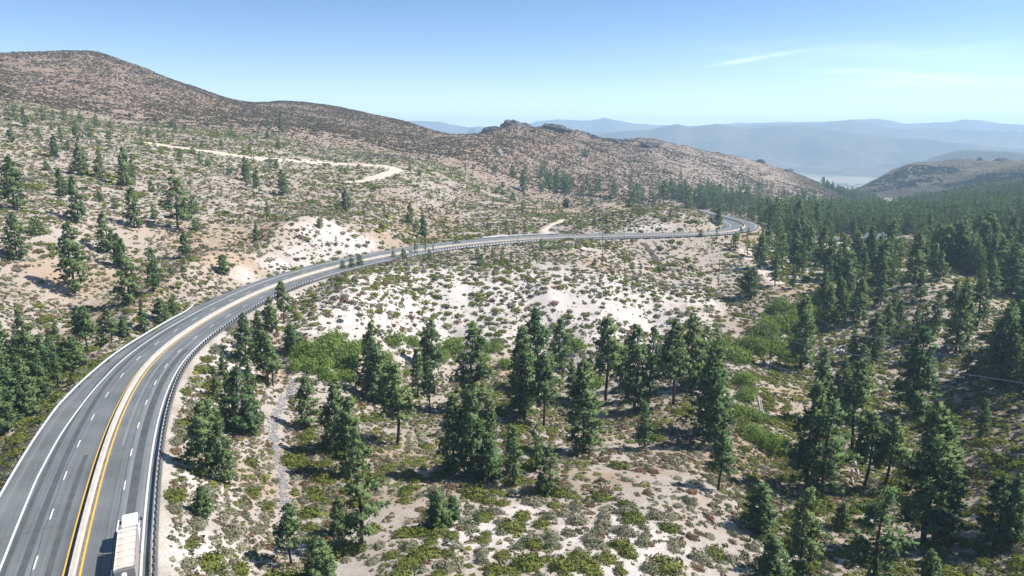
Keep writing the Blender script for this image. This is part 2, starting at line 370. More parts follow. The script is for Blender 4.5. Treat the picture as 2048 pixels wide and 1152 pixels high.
# ------------------------------------------------------------------ trees as surveyed: base x, base y, top y, type, phrase
# types: F full, N narrow, T tall bare trunk, Y young, S sparse
TREES = [
# foreground, centre and lower left
(723,1096,907,'S','the tall ragged pine right of the rock ditch'),(581,1132,1014,'T','the lone pine at the lower end of the rock ditch'),(637,1166,1084,'Y','the small round pine cut by the bottom edge'),
(706,945,800,'F','the broad pine over the mid rock ditch'),(680,1069,998,'F',None),(617,854,758,'F','the round pine at the rock ditch head'),(672,900,765,'F',None),
(797,890,732,'T','the grey-green pine with a thick bare lower trunk'),(859,820,737,'T',None),(744,770,648,'F','the dense pine right of the bright willow thicket'),(757,800,700,'Y',None),(835,796,698,'N',None),(864,744,643,'F',None),(850,740,655,'N',None),
(945,811,655,'F','the big full pine below the white sand knoll'),(907,947,796,'F','the dark dense pine leading the central clump'),(941,952,792,'F',None),(979,930,801,'N',None),(977,959,883,'Y',None),(1027,971,851,'N','the slim pointed pine in the open centre ground'),
(1073,942,854,'S',None),(1101,986,892,'S','the pale young pine with a foot bush'),(1082,990,950,'Y',None),(1041,830,662,'F','the tall pine in the centre with a leaning twin'),(1050,840,710,'N',None),(1087,854,715,'T','the dark pine with a clear trunk in the centre'),(1075,795,624,'F','the highest pine of the central row'),(1118,740,641,'F',None),
(876,1053,986,'Y','the bushy young pine among green shrubs'),(907,1038,995,'Y',None),(953,1048,1022,'Y',None),(1165,907,727,'F','the broad full pine standing alone at the centre'),(1213,801,638,'T','the straight pine with a thin visible trunk'),(1271,823,662,'F','the tall dark pine in the middle of the row'),(1300,790,653,'N',None),
(1345,808,650,'T','the pine with the longest bare trunk in the row'),(1378,780,638,'F',None),(1407,770,653,'N',None),(1427,760,657,'N',None),(1424,870,698,'F','the massive round topped pine right of centre'),(1429,895,748,'F',None),(1290,899,806,'N','the small slim pine on the open slope'),(1438,981,868,'T','the lone spindly pine with a long shadow'),
(1180,744,703,'N',None),(1249,780,681,'F',None),(1144,800,720,'N',None),(1335,750,670,'N',None),(1520,1062,974,'Y','the wide bushy pine at lower right'),(1541,1166,1079,'Y',None),
(407,1031,978,'Y','the low bushy pine on the roadside embankment'),(414,950,811,'F','the broad pine highest on the roadside embankment'),(446,966,850,'F',None),(461,840,760,'F',None),(489,874,740,'F','the dense pine in the middle of the embankment row'),(508,872,780,'F',None),(450,758,705,'N',None),(436,802,735,'N',None),(420,870,800,'Y',None),
(503,789,732,'F','the compact dark pine left of the willow thicket'),(494,730,633,'F',None),(522,719,627,'N',None),(536,772,669,'T','the pine with twin leaning trunks by the willow'),(547,772,691,'T',None),(544,663,597,'F','the dark pine next to the guard rail bend'),(569,647,565,'T','the thin reddish trunked pine over the road bend'),(585,702,652,'Y',None),(516,690,640,'F',None),
# gully left of the road
(63,775,667,'F',None),(23,850,720,'F',None),(57,825,713,'F','the dark pine in front of the left gully stand'),(97,775,675,'F',None),(110,755,672,'F',None),(138,745,680,'F',None),(176,704,614,'T','the twin topped pine standing above the left gully'),(164,700,617,'T',None),(224,686,622,'T',None),(250,676,640,'Y',None),(205,692,640,'N',None),
(290,664,610,'F','the small pine beside the end of the left rail'),(325,645,598,'Y',None),(348,626,592,'Y',None),(8,780,668,'F',None),(12,870,770,'F','the lowest dark pine in the left gully'),(55,835,745,'F',None),(85,805,720,'F',None),(118,775,705,'N',None),(80,800,700,'F',None),(40,760,675,'N',None),(125,740,672,'N',None),(112,668,645,'Y',None),(150,735,678,'Y',None),(5,700,640,'F',None),(36,700,650,'N',None),
# left hillside
(29,418,315,'F','the big pine at the left edge of the hillside'),(36,520,430,'F','the pine at the left edge above the gully'),(72,468,434,'Y',None),(158,446,358,'F','the spreading dark pine on the left hillside'),(127,394,339,'F',None),(112,317,270,'F','the round topped pine high on the left hillside'),(122,284,248,'N',None),(153,284,241,'N',None),(162,351,289,'F',None),(200,356,301,'F','the full pine in the middle of the left hillside'),
(253,372,298,'F','the paired pine upslope on the left hillside'),(270,362,310,'N',None),(270,456,377,'F','the neat dark pine on the bare hillside'),(217,506,427,'F','the pine standing behind the two biggest hillside pines'),(148,585,451,'F','the biggest pine low on the left hillside'),(260,608,487,'F','the wide pine just above the left guard rail'),(240,535,470,'F',None),(308,582,499,'N','the slim pine beside the wide roadside pine'),
(358,461,341,'S','the tall layered pine with a ragged top on the hillside'),(372,440,375,'S',None),(389,427,394,'Y',None),(394,461,437,'Y',None),(372,516,465,'F','the small pine above the cut bank'),(310,439,413,'Y',None),(303,384,363,'Y',None),(229,418,401,'Y',None),(200,403,384,'Y',None),(93,341,322,'Y',None),
(513,482,444,'N','the small dark pine alone left of the white cut'),(534,437,403,'N','the small pine in the green shrub patch'),(640,456,437,'Y',None),(673,492,470,'N','the tiny pine growing on the white cut bank'),(446,547,511,'Y','the small bushy pine on the tan cut bank'),
(24,284,246,'N',None),(79,284,251,'N',None),(17,241,212,'F',None),(31,243,210,'F',None),(52,255,217,'F','the thick pine in the row under the bare hill'),(88,241,210,'F',None),(107,241,217,'N',None),(129,243,215,'F',None),(162,246,217,'N',None),(193,253,227,'F',None),(181,279,246,'F',None),(136,301,282,'Y',None),(103,260,248,'Y',None),(220,255,243,'Y',None),(217,279,262,'Y',None),
(284,272,250,'F',None),(296,274,253,'F',None),(318,282,258,'F','the pine at the upper end of the dirt road'),(315,255,236,'F',None),(344,255,241,'Y',None),(351,260,248,'Y',None),(284,291,279,'Y',None),(416,253,243,'Y',None),(461,272,246,'F','the dark pine on the brow above the dirt road'),
(535,260,234,'F',None),(563,265,229,'F','the tallest pine on the skyline brow'),(575,265,246,'F',None),(535,277,262,'Y',None),(556,296,277,'Y',None),(442,298,274,'N',None),(403,296,284,'Y',None),(360,315,298,'Y',None),(387,308,293,'Y',None),(401,329,303,'F','the pine just below the dirt road'),(415,332,317,'Y',None),
(461,351,317,'F',None),(492,363,315,'F','the leading dark pine of the three below the road'),(513,377,337,'F',None),(541,337,310,'N',None),(553,337,320,'Y',None),(566,391,341,'F','the broad pine in the green hollow of the hillside'),(143,348,334,'Y',None),(628,262,253,'Y',None),
# middle distance
(820,343,325,'F','the pine at the bend of the dirt road'),(839,352,339,'Y',None),(708,375,355,'N','the small pine at the end of the dirt road'),(674,419,387,'F',None),(692,423,378,'F','the taller of two dark pines in mid slope'),(769,423,404,'N',None),(820,448,406,'F','the tall pine behind the trio near the road'),(832,465,437,'F',None),(849,476,433,'F','the pine nearest the road of the trio'),
(752,281,264,'N',None),(738,280,269,'Y',None),(764,286,277,'Y',None),(806,297,286,'Y',None),(838,309,296,'N',None),(858,319,307,'Y',None),(906,343,331,'N',None),(914,348,339,'N',None),(931,335,326,'Y',None),(946,338,328,'Y',None),(988,349,325,'F','the round pine below the rocky ridge'),(1026,356,326,'S','the thin stemmed pine below the rocky ridge'),
(1046,382,340,'F','the tallest pine behind the near crest'),(1051,345,326,'F',None),(1081,357,336,'F',None),(1082,383,357,'F',None),(993,387,375,'Y',None),(999,380,371,'Y',None),(1006,375,364,'Y',None),(1004,390,378,'Y',None),(1017,382,375,'Y',None),(957,383,372,'Y',None),(987,409,392,'N','the small dark pine on the tan slope'),(1027,401,386,'Y',None),(1045,427,400,'F','the dark pine with a shadow on the tan slope'),(1049,392,383,'Y',None),(1078,434,425,'Y',None),
(1012,452,439,'Y',None),(975,458,446,'Y',None),(1018,472,463,'Y',None),(1028,472,458,'Y',None),(1050,470,447,'F','the dark pine touching the far edge of the highway'),(1132,446,399,'P','the tufted pine on a tall bare pole'),(992,305,290,'Y',None),(1170,313,298,'Y',None),(1189,449,436,'Y',None),(1341,443,415,'F','the pine with open crown above the highway'),(1184,409,397,'Y',None),(1262,415,395,'Y',None),(1437,452,416,'F','the pine inside the far road bend'),
(851,501,482,'N',None),(859,523,499,'F','the pine between the highway and the knoll'),(866,501,489,'N',None),(955,519,495,'F','the dark leading pine on top of the sand knoll'),(969,508,486,'N',None),(962,530,509,'Y',None),(985,516,495,'F',None),(1004,521,496,'F',None),(1023,524,504,'F',None),(1058,529,516,'Y',None),(1083,499,477,'F','the small pine right below the highway rail'),
(686,538,522,'Y',None),(704,536,517,'Y',None),(720,532,510,'Y','the bushy pine hiding the road edge at the knoll'),(786,515,502,'Y',None),(807,517,499,'Y',None),(831,506,483,'F',None),(1189,531,517,'Y',None),(1264,538,524,'Y',None),(1282,538,528,'Y',None),(1401,473,460,'Y',None),(1433,478,460,'F',None),(1482,466,455,'Y',None),(1496,473,456,'F',None),(1470,502,466,'S','the spindly pine below the far road bend'),(1494,513,484,'S',None),
# right side
(1610,976,774,'F','the large lower right pine with grey twin'),(1642,994,803,'S',None),(1639,840,702,'N','the pointed pine in front of the overhead wires'),(1679,840,726,'F',None),(1700,907,723,'T','the tall pine with a curved bare trunk'),(1732,973,830,'T','the thin pine with a bare kinked trunk'),(1772,976,843,'T',None),(1849,1087,827,'F','the largest pine of all at lower right'),(1872,1078,843,'F',None),
(1684,1058,1008,'Y','the tiny pine below the large right pines'),(1597,1146,984,'F','the double trunked pine at the bottom right'),(1743,1180,981,'S','the open crowned pine at the bottom right edge'),(1855,1166,1106,'Y',None),(1990,1098,960,'F','the shaded pine near the lower right corner'),(2021,1093,960,'F',None),(1958,877,800,'N','the young pine on the right shrub slope'),(1894,827,800,'Y',None),(1860,853,819,'Y',None),
(1828,832,662,'F','the big layered pine on the right slope'),(1932,758,705,'F','the smaller pine of a close pair on the right'),(1956,758,697,'F',None),(1910,707,572,'F','the tall dark pine behind the right pair'),(1743,715,628,'F','the full pine behind the right utility pole'),(1703,720,660,'N',None),(1724,725,690,'Y',None),(1602,737,598,'F','the large dark pine among green willows'),
(1796,678,649,'Y',None),(1815,673,649,'Y',None),(1799,646,601,'F',None),(1831,662,620,'F',None),(1868,670,582,'N',None),(2011,731,609,'F','the dark pine mass at the right edge'),(2036,740,605,'F',None),(2060,760,600,'F',None),(1501,596,535,'F','the darker pine at the knoll foot'),(1489,593,533,'F',None),(1585,577,540,'F',None),(1549,572,510,'S',None),(1645,609,545,'F',None),(1772,668,609,'F',None),
(1520,537,473,'F','the dense pine at the near end of the track'),(1587,527,464,'F',None),(1601,502,445,'F',None),(1642,535,457,'F','the wide pine at the sandy clearing'),(1556,487,438,'S',None),(1545,457,438,'F',None),(1535,499,454,'F',None),(1674,560,502,'F',None),(1705,516,480,'F',None),(1743,516,471,'F','the pine in front of the grey roofed house'),(1771,518,471,'S','the open pine right of the grey roofed house'),(1726,551,504,'F',None),(1795,525,478,'F',None),
(1663,480,450,'F',None),(1705,480,443,'F',None),(1734,481,452,'F',None),(1788,478,433,'F',None),(1760,476,454,'N',None),(1583,454,419,'F',None),(1566,442,407,'F',None),(1535,443,395,'F',None),(1517,422,393,'F',None),(1625,445,412,'F',None),(1690,600,530,'F',None),(1715,640,560,'F',None),(1760,610,545,'F',None),(1905,520,470,'F',None),(1880,560,505,'F',None),(1975,600,520,'F',None),(2020,590,490,'F',None),(1840,600,545,'F',None),(1930,620,560,'F',None),(1265,405,372,'F','the darkest pine on the near crest'),(1655,655,575,'F',None),(1688,640,590,'N',None),
]

# ------------------------------------------------------------------ ground colours (soil, sand, litter)
def blobs(lst, x, y):
    s = np.zeros(len(x))
    for px, py, r in lst:
        p = hit(px, py); s = np.maximum(s, np.exp(-((x - p[0]) ** 2 + (y - p[1]) ** 2) / (r * r)))
    return s
WHITE = [(640,600,16),(720,600,26),(800,590,30),(900,600,32),(1000,600,32),(1100,600,30),(1200,620,30),(1300,630,26),(1380,610,22),(660,640,15),(760,640,18),(850,650,20),(950,660,20),(1050,660,18),(640,482,11),(680,482,13),(715,492,11),(600,515,8),(560,535,7),(500,562,6),
         (370,950,8),(400,800,9),(430,720,9),(350,1080,8),(380,870,9),(460,680,7),(650,505,8),(930,480,14),(1140,490,14),(1300,462,14),(1000,1060,14),(1200,1080,14),(1560,510,14),(1680,490,18),(1640,500,15),(1770,540,14),(1960,490,20),(1560,850,4),(1560,545,16)]
TAN = [(450,520,14),(480,540,12),(160,560,14),(220,560,12),(840,470,18),(780,480,15),(1150,410,40),(1060,420,40),(1250,420,35),(1590,820,7),(1600,790,8),(1570,800,5),(1005,730,12),(540,740,6),(470,950,6),(420,480,20),(500,470,20),(800,900,7),(930,960,7),(1200,870,8),(1440,890,8),(1600,980,9),(1840,1080,10),(1640,1000,7),(1720,960,8),(850,430,25),(1200,535,10),(1560,580,12),(1640,575,10),(1500,470,20)]
DARKA = [(467,652,5)]
m = (np.abs(GAz.ravel()) < 0.8) & (R < 1000)
white = np.zeros(len(X)); tan = np.zeros(len(X)); drk = np.zeros(len(X))
white[m] = blobs(WHITE, X[m], Y[m]); tan[m] = blobs(TAN, X[m], Y[m]); drk[m] = blobs(DARKA, X[m], Y[m])
n1 = fbm(X / 40, Y / 40, 4); n2 = fbm(X / 9 + 50, Y / 9, 4, .6); n3 = fbm(X / 2.2 + 9, Y / 2.2, 3, .6); n4 = fbm(X / 300, Y / 300, 4)
def mixc_(a, b, t): return a * (1 - t[:, None]) + np.array(b)[None] * t[:, None]
C = np.tile(np.array([.43, .38, .332]), (len(X), 1))
C = mixc_(C, (.35, .26, .185), sstep(-.05, .5, n1 + n2 * .5))
C = mixc_(C, (.29, .25, .205), sstep(.05, .5, n2 + n3 * .35) * .75)
C = mixc_(C, (.42, .355, .292), sstep(200, 300, R) * (1 - sstep(.1, .3, white)) * .65)
C = mixc_(C, (.41, .305, .21), np.clip(tan * (1.1 + n2), 0, 1) * .85)
C = mixc_(C, (.54, .49, .45), np.clip(white * (1.3 + n2 * 1.5 + n3 * .9) - .12, 0, 1))
C = mixc_(C, (.40, .33, .28), sstep(.2, .6, n3) * .5 * (1 - sstep(150, 400, R)))
far = sstep(550, 900, R) * (1 - .45 * sstep(.02, .3, GAz.ravel()) )
C = mixc_(C, (.25, .172, .118), far * .9)
C = mixc_(C, (.34, .285, .245), far * sstep(.05, .4, n2 + n4 * .6) * (.35 + .4 * sstep(-.1, .1, GAz.ravel())))
rh = sstep(1150, 1350, R) * sstep(.36, .44, GAz.ravel()) * (1 - sstep(2300, 2800, R))
C = mixc_(C, (.20, .15, .095), rh * .9)
C = mixc_(C, (.095, .088, .055), rh * (1 - sstep(1600, 1950, R)) * .75)
C = mixc_(C, (.05, .055, .04), rh * sstep(.0, .3, fbm(X / 120 + 4, Y / 120, 4) + .25 * sstep(1750, 1400, R)) * .45)
C = mixc_(C, (.05, .05, .05), np.clip(drk * 1.6, 0, 1) * .6)
shoulder = (1 - sstep(0.3, 3.5, np.where(rd < 30, e, 99)))
C = mixc_(C, (.36, .32, .27), shoulder * .5)
plain = sstep(3000, 3500, R)
band = fbm(X / 900, Y / 260, 4)
C = mixc_(C, (.36, .33, .26), plain)
C = mixc_(C, (.20, .30, .12), plain * sstep(.0, .2, band) * (1 - sstep(4700, 5200, R)))
C = mixc_(C, (.16, .17, .13), plain * sstep(.2, .3, fbm(X / 350, Y / 160, 3)) * .8)
C *= lerp(.91, 1.0, sstep(.2, .7, white))[:, None]
C *= (1 + .12 * n3 * (1 - sstep(200, 600, R)) + .10 * n2)[:, None]
# ------------------------------------------------------------------ ground sheet
m = bpy.data.materials.new('sandy_soil'); m.use_nodes = True; t = m.node_tree; b = t.nodes['Principled BSDF']
b.inputs['Roughness'].default_value = .95; b.inputs['Specular IOR Level'].default_value = .1
a = t.nodes.new('ShaderNodeAttribute'); a.attribute_name = 'Soil'
geo = t.nodes.new('ShaderNodeNewGeometry')
na = t.nodes.new('ShaderNodeTexNoise'); na.inputs['Scale'].default_value = 2.6; na.inputs['Detail'].default_value = 6; na.inputs['Roughness'].default_value = .7
t.links.new(geo.outputs['Position'], na.inputs['Vector'])
mr = t.nodes.new('ShaderNodeMapRange'); mr.inputs[1].default_value = .3; mr.inputs[2].default_value = .7; mr.inputs[3].default_value = .72; mr.inputs[4].default_value = 1.22
t.links.new(na.outputs['Fac'], mr.inputs[0])
mu = t.nodes.new('ShaderNodeMix'); mu.data_type = 'RGBA'; mu.blend_type = 'MULTIPLY'; mu.inputs[0].default_value = 1
t.links.new(a.outputs['Color'], mu.inputs[6]); t.links.new(mr.outputs[0], mu.inputs[7]); t.links.new(mu.outputs[2], b.inputs['Base Color'])
bp = t.nodes.new('ShaderNodeBump'); bp.inputs['Strength'].default_value = .55; bp.inputs['Distance'].default_value = .25
t.links.new(na.outputs['Fac'], bp.inputs['Height']); t.links.new(bp.outputs[0], b.inputs['Normal'])
M['soil'] = m
idx = np.arange(NA * NR).reshape(NA, NR)
F = np.stack([idx[:-1, :-1].ravel(), idx[:-1, 1:].ravel(), idx[1:, 1:].ravel(), idx[1:, :-1].ravel()], 1)[:, ::-1]
me = npmesh('ground', np.stack([X, Y, GZ.ravel()], 1), F, True); add_col(me, 'Soil', C)
tag(link('ground', me, M['soil']), kind='structure')

# ------------------------------------------------------------------ distant ranges
def mrange(name, prof, Dp, D0, D1, zb, seed, mt, rough):
    px = np.array([p[0] for p in prof], float); py = np.array([p[1] for p in prof], float)
    azs = []; zs = []
    for a_, b_ in zip(px, py):
        q = ray(a_, b_); azs.append(math.atan2(q[0], q[1])); zs.append(q[2] / math.hypot(q[0], q[1]) * Dp)
    na_, nr_ = 420, 60
    A = np.linspace(azs[0], azs[-1], na_); zr = np.interp(A, azs, zs)
    Rr = np.r_[np.linspace(D0, Dp, 42), np.linspace(Dp, D1, nr_ - 41)[1:]]
    AA, RR = np.meshgrid(A, Rr, indexing='ij'); XX = RR * np.sin(AA); YY = RR * np.cos(AA)
    tt = np.where(RR <= Dp, (RR - D0) / (Dp - D0), 1 - (RR - Dp) / (D1 - Dp))
    s = tt ** 2.0
    nz = (1 - np.abs(fbm(XX / 520 + seed, YY / 520, 5, .55)))
    ZZ = zb + (zr[:, None] - zb) * s + (nz - .75) * rough * np.sin(np.pi * np.clip(tt, 0, 1)) * 2 - (tt <= 0.001) * 20
    ZZ += fbm(A * 90 + seed, A * 0 + seed, 4)[:, None] * rough * .1 * s
    I = np.arange(na_ * nr_).reshape(na_, nr_)
    F = np.stack([I[:-1, :-1].ravel(), I[:-1, 1:].ravel(), I[1:, 1:].ravel(), I[1:, :-1].ravel()], 1)[:, ::-1]
    me = npmesh(name, np.stack([XX.ravel(), YY.ravel(), ZZ.ravel()], 1), F, True)
    return tag(link(name, me, mt), kind='structure')
M['range'] = mat('range_slopes', (.20, .17, .145), noise=(.0022, 1.0, (.085, .095, .08)))
M['range_pale'] = mat('range_slopes_dry', (.30, .25, .21), noise=(.0016, 1.0, (.10, .11, .095)))
M['range_front'] = mat('range_slopes_front', (.15, .125, .10), noise=(.0035, 1.0, (.06, .07, .06)))
mrange('mountain_range', [(700,300),(1000,292),(1100,283),(1200,268),(1250,263),(1300,259),(1340,251),(1357,248),(1378,254),(1435,247),(1455,251),(1500,257),(1560,252),(1592,250),(1640,256),(1700,265),(1770,273),(1830,277),(1900,284),(2048,297),(2300,312),(2600,320)], 5900, 4850, 6700, -252, 3, M['range_front'], 60)
mrange('mountain_range', [(500,262),(1300,262),(1450,252),(1520,249),(1600,246),(1643,247),(1702,238),(1730,243),(1786,256),(1884,256),(1939,260),(2048,263),(2300,262)], 7400, 6350, 8200, -252, 11, M['range'], 60)
mrange('mountain_range', [(200,262),(700,250),(840,241),(862,243),(880,243),(905,249),(940,255),(958,252),(985,256),(1020,258),(1050,250),(1072,243),(1110,239),(1150,240),(1180,242),(1207,236),(1232,240),(1262,246),(1312,250),(1400,252),(1460,247),(1482,245),(1520,246),(1562,243),(1640,244),(1700,240),(1750,237),(1780,241),(1810,247),(1870,245),(1904,244),(1932,238),(1965,241),(2010,248),(2048,250),(2300,246),(2700,250)], 9300, 7800, 10300, -252, 23, M['range'], 70)
mrange('valley_hill', [(1760,372),(1790,360),(1830,330),(1870,313),(1900,304),(1925,300),(1960,300),(2048,305),(2300,300),(2500,330)], 3600, 3150, 4100, -252, 41, M['range_pale'], 25)

# ------------------------------------------------------------------ road
def strip(offs, i0, i1, dz, name, mt, kind='structure', step=1):
    """ribbon along the road between lateral offsets"""
    ii = list(range(i0, i1, step)); V = np.array([road_pt(i, o, dz) for i in ii for o in (offs(RS[i]) if callable(offs) else offs)]); offs = offs(200) if callable(offs) else offs; k = len(offs)
    F = [(r * k + c, r * k + c + 1, (r + 1) * k + c + 1, (r + 1) * k + c) for r in range(len(ii) - 1) for c in range(k - 1)]
    me = npmesh(name, V, np.array(F), True)
    at = me.attributes.new('off', 'FLOAT', 'POINT'); at.data.foreach_set('value', np.tile(np.array(offs, np.float32), len(ii)))
    o = link(name, me, mt)
    if kind: tag(o, kind=kind)
    return o
m = bpy.data.materials.new('asphalt'); m.use_nodes = True; t = m.node_tree; b = t.nodes['Principled BSDF']; b.inputs['Roughness'].default_value = .6; b.inputs['Specular IOR Level'].default_value = .35
a = t.nodes.new('ShaderNodeAttribute'); a.attribute_name = 'off'; geo = t.nodes.new('ShaderNodeNewGeometry')
def nmath(t, op, a, b=None, clamp=False):
    n = t.nodes.new('ShaderNodeMath'); n.operation = op; n.use_clamp = clamp
    for i, v in enumerate((a, b)):
        if v is None: continue
        if isinstance(v, (int, float)): n.inputs[i].default_value = v
        else: t.links.new(v, n.inputs[i])
    return n.outputs[0]
ns = t.nodes.new('ShaderNodeTexNoise'); ns.noise_dimensions = '1D'; ns.inputs['Scale'].default_value = 1.1; ns.inputs['Detail'].default_value = 4; ns.inputs['Roughness'].default_value = .65; t.links.new(a.outputs['Fac'], ns.inputs['W'])
nb = t.nodes.new('ShaderNodeTexNoise'); nb.inputs['Scale'].default_value = .12; nb.inputs['Detail'].default_value = 5; t.links.new(geo.outputs['Position'], nb.inputs['Vector'])
nc = t.nodes.new('ShaderNodeTexNoise'); nc.inputs['Scale'].default_value = 3.5; nc.inputs['Detail'].default_value = 3; t.links.new(geo.outputs['Position'], nc.inputs['Vector'])
v = nmath(t, 'ADD', nmath(t, 'ADD', nmath(t, 'MULTIPLY', ns.outputs['Fac'], 1.15), nmath(t, 'MULTIPLY', nb.outputs['Fac'], .7)), nmath(t, 'MULTIPLY', nc.outputs['Fac'], .35))
cr = t.nodes.new('ShaderNodeValToRGB'); cr.color_ramp.elements[0].position = .42; cr.color_ramp.elements[0].color = (.085, .092, .094, 1); cr.color_ramp.elements[1].position = .72; cr.color_ramp.elements[1].color = (.185, .195, .197, 1)
t.links.new(nmath(t, 'MULTIPLY', v, .55), cr.inputs[0]); t.links.new(cr.outputs[0], b.inputs['Base Color']); M['asphalt'] = m
M['white'] = mat('road_paint_white', (.72, .72, .70), noise=(1.2, .5, (.45, .45, .45)))
M['yellow'] = mat('road_paint_yellow', (.72, .43, .06), noise=(1.2, .4, (.5, .33, .1)))
NRC = len(RC)
offs = lambda s: [LRAIL(s) - .75] + list(np.linspace(LRAIL(s) - .4, 8.3, 60)) + [8.6]
strip(offs, 0, NRC, 0.0, 'road', M['asphalt'])
WL, WR, LDL, LDR = -8.6, 6.85, -4.8, 3.75
strip(lambda s: [LW(s) - .13, LW(s) + .13], 0, NRC, .006, 'road_marking', M['white']); strip([WR - .13, WR + .13], 0, NRC, .006, 'road_marking', M['white'])
for o in (-1.22, .52): strip([o - .11, o + .11], 0, NRC, .006, 'road_marking', M['yellow'])
strip([-1.1, .42], 0, NRC, .003, 'road_median', mat('median_dirt', (.22, .19, .15), noise=(1.0, 1, (.12, .11, .1))))
V = []; F = []
def at_s(s, off, dz):
    f = np.interp(s, RS, np.arange(NRC)); i = int(min(f, NRC - 2)); fr = f - i
    return road_pt(i, off, dz) * (1 - fr) + road_pt(i + 1, off, dz) * fr
for L_, ph in ((LDL, 0), (LDR, 5)):
    s = ph
    while s < RS[-1] - 4:
        k = len(V); L2 = L_ if L_ > 0 else LW(s) * .56; V += [at_s(s, L2 - .09, .006), at_s(s, L2 + .09, .006), at_s(s + 3.05, L2 + .09, .006), at_s(s + 3.05, L2 - .09, .006)]; F.append((k, k + 1, k + 2, k + 3)); s += 12.2
tag(link('road_marking', npmesh('road_marking', np.array(V), np.array(F)), M['white']), kind='structure')
M['asphalt_l'] = mat('asphalt_patch_light', (.215, .225, .23), rough=.7, noise=(.5, .6, (.17, .18, .182))); M['asphalt_d'] = mat('asphalt_patch_dark', (.075, .082, .085), rough=.7, noise=(.5, .7, (.11, .118, .12)))
for o0, o1, i0, i1, mm_ in ((3.95, 4.45, 0, 95, 'asphalt_l'), (4.5, 5.6, 0, 90, 'asphalt_d'), (6.1, 6.5, 0, 85, 'asphalt_l'), (-6.1, -5.3, 0, 110, 'asphalt_d'), (-7.9, -7.3, 0, 120, 'asphalt_d'), (-3.2, -2.5, 10, 60, 'asphalt_d'), (2.0, 2.4, 60, 140, 'asphalt_l')): strip([o0, o1], i0, i1, .002, 'road_patch', M[mm_])
# tar-sealed joints along the lane lines
M['tar'] = mat('tar_seal', (.035, .035, .038))
for L_ in (LDL - .22, LDR - .2):
    ii = range(0, NRC); wob = [0.05 * math.sin(i * 1.7) + .04 * math.sin(i * .63) for i in ii]
    V = [road_pt(i, (L_ if L_ > 0 else LW(RS[i]) * .56 - .2) + wob[i] + d_, .004) for i in ii for d_ in (-.035, .035)]
    F = [(2 * r, 2 * r + 1, 2 * r + 3, 2 * r + 2) for r in range(NRC - 1)]
    tag(link('tar_joint', npmesh('tar_joint', np.array(V), np.array(F)), M['tar']), kind='structure')
rj = np.random.default_rng(8)
Vj = []; Fj = []
for s_ in (14, 27, 33, 52, 71, 78, 96, 118, 141, 166, 190):
    o0, o1 = [(-11.8, -1.6), (.9, 8.2), (-11.8, -5)][int(rj.integers(3))]; k0 = len(Vj); m_ = 22; w_ = 0
    for i_ in range(m_ + 1):
        w_ += rj.normal() * .10; o_ = lerp(o0, o1, i_ / m_)
        for d_ in (-.03, .03): Vj.append(at_s(s_ + w_ + d_ + .08 * o_, o_, .005))
    Fj += [(k0 + 2 * r_, k0 + 2 * r_ + 1, k0 + 2 * r_ + 3, k0 + 2 * r_ + 2) for r_ in range(m_)]
tag(link('tar_joint', npmesh('tar_joint', np.array(Vj), np.array(Fj)), M['tar']), kind='structure')
# the same highway far down the canyon
q = [hit(*p) for p in [(1738,416),(1758,417),(1778,414),(1790,409),(1786,404),(1774,400),(1764,397)]]
q = smooth(resample(np.array(q), 6.0), 5, 2); tq = np.gradient(q, axis=0); tq[:, 2] = 0; tq /= np.linalg.norm(tq, axis=1)[:, None]
nq = np.stack([tq[:, 1], -tq[:, 0], 0 * tq[:, 0]], 1); V = []; F = []
for i in range(len(q)):
    for o in (-14, -4, 4, 14): p = q[i] + nq[i] * o; V.append((p[0], p[1], max(gz(p[0], p[1])[0], q[i, 2]) + 1.5))
for r in range(len(q) - 1):
    for c in range(3): F.append((r * 4 + c, r * 4 + c + 1, r * 4 + 5 + c, r * 4 + 4 + c))
M['asphalt_far'] = mat('asphalt_worn', (.26, .25, .24), noise=(.02, .6, (.32, .29, .26)))
tag(link('road', npmesh('road', np.array(V), np.array(F), True), M['asphalt_far']), kind='structure')
# dirt tracks, laid on the slope
M['dirt'] = mat('track_dirt', (.60, .51, .43), noise=(.25, .8, (.50, .42, .34)))
def track(pts, wdt, lift=.25):
    q = smooth(resample(np.array([hit(*p) for p in pts]), 2.0), 7, 2); tq = np.gradient(q, axis=0); tq[:, 2] = 0; tq /= np.linalg.norm(tq, axis=1)[:, None] + 1e-9
    nq = np.stack([tq[:, 1], -tq[:, 0], 0 * tq[:, 0]], 1); V = []; F = []; k = 7
    for i in range(len(q)):
        w0 = wdt * (1 + .25 * math.sin(i * .21) + .12 * math.sin(i * .83 + 1))
        for c in range(k):
            o = (c / (k - 1) - .5) * w0; p = q[i] + nq[i] * o; V.append((p[0], p[1], gz(p[0], p[1])[0] + (lift if 0 < c < k - 1 else -.1)))
    for r in range(len(q) - 1):
        for c in range(k - 1): F.append((r * k + c, r * k + c + 1, (r + 1) * k + c + 1, (r + 1) * k + c))
    tag(link('dirt_road', npmesh('dirt_road', np.array(V), np.array(F), True), M['dirt']), kind='structure'); return q
TRK = [track([(285,285),(330,291),(420,303),(520,318),(590,322),(640,325),(700,328),(745,331),(785,337),(800,342),(775,350),(740,358),(712,364),(690,366)], 15), track([(800,340),(770,347),(730,362)], 9, .28),
       track([(1130,440),(1105,448),(1092,456),(1085,463),(1100,468)], 4), track([(1490,500),(1510,530),(1530,550),(1560,570)], 6, .3), track([(1600,478),(1640,492),(1690,500),(1740,505),(1780,500)], 9, .3)]
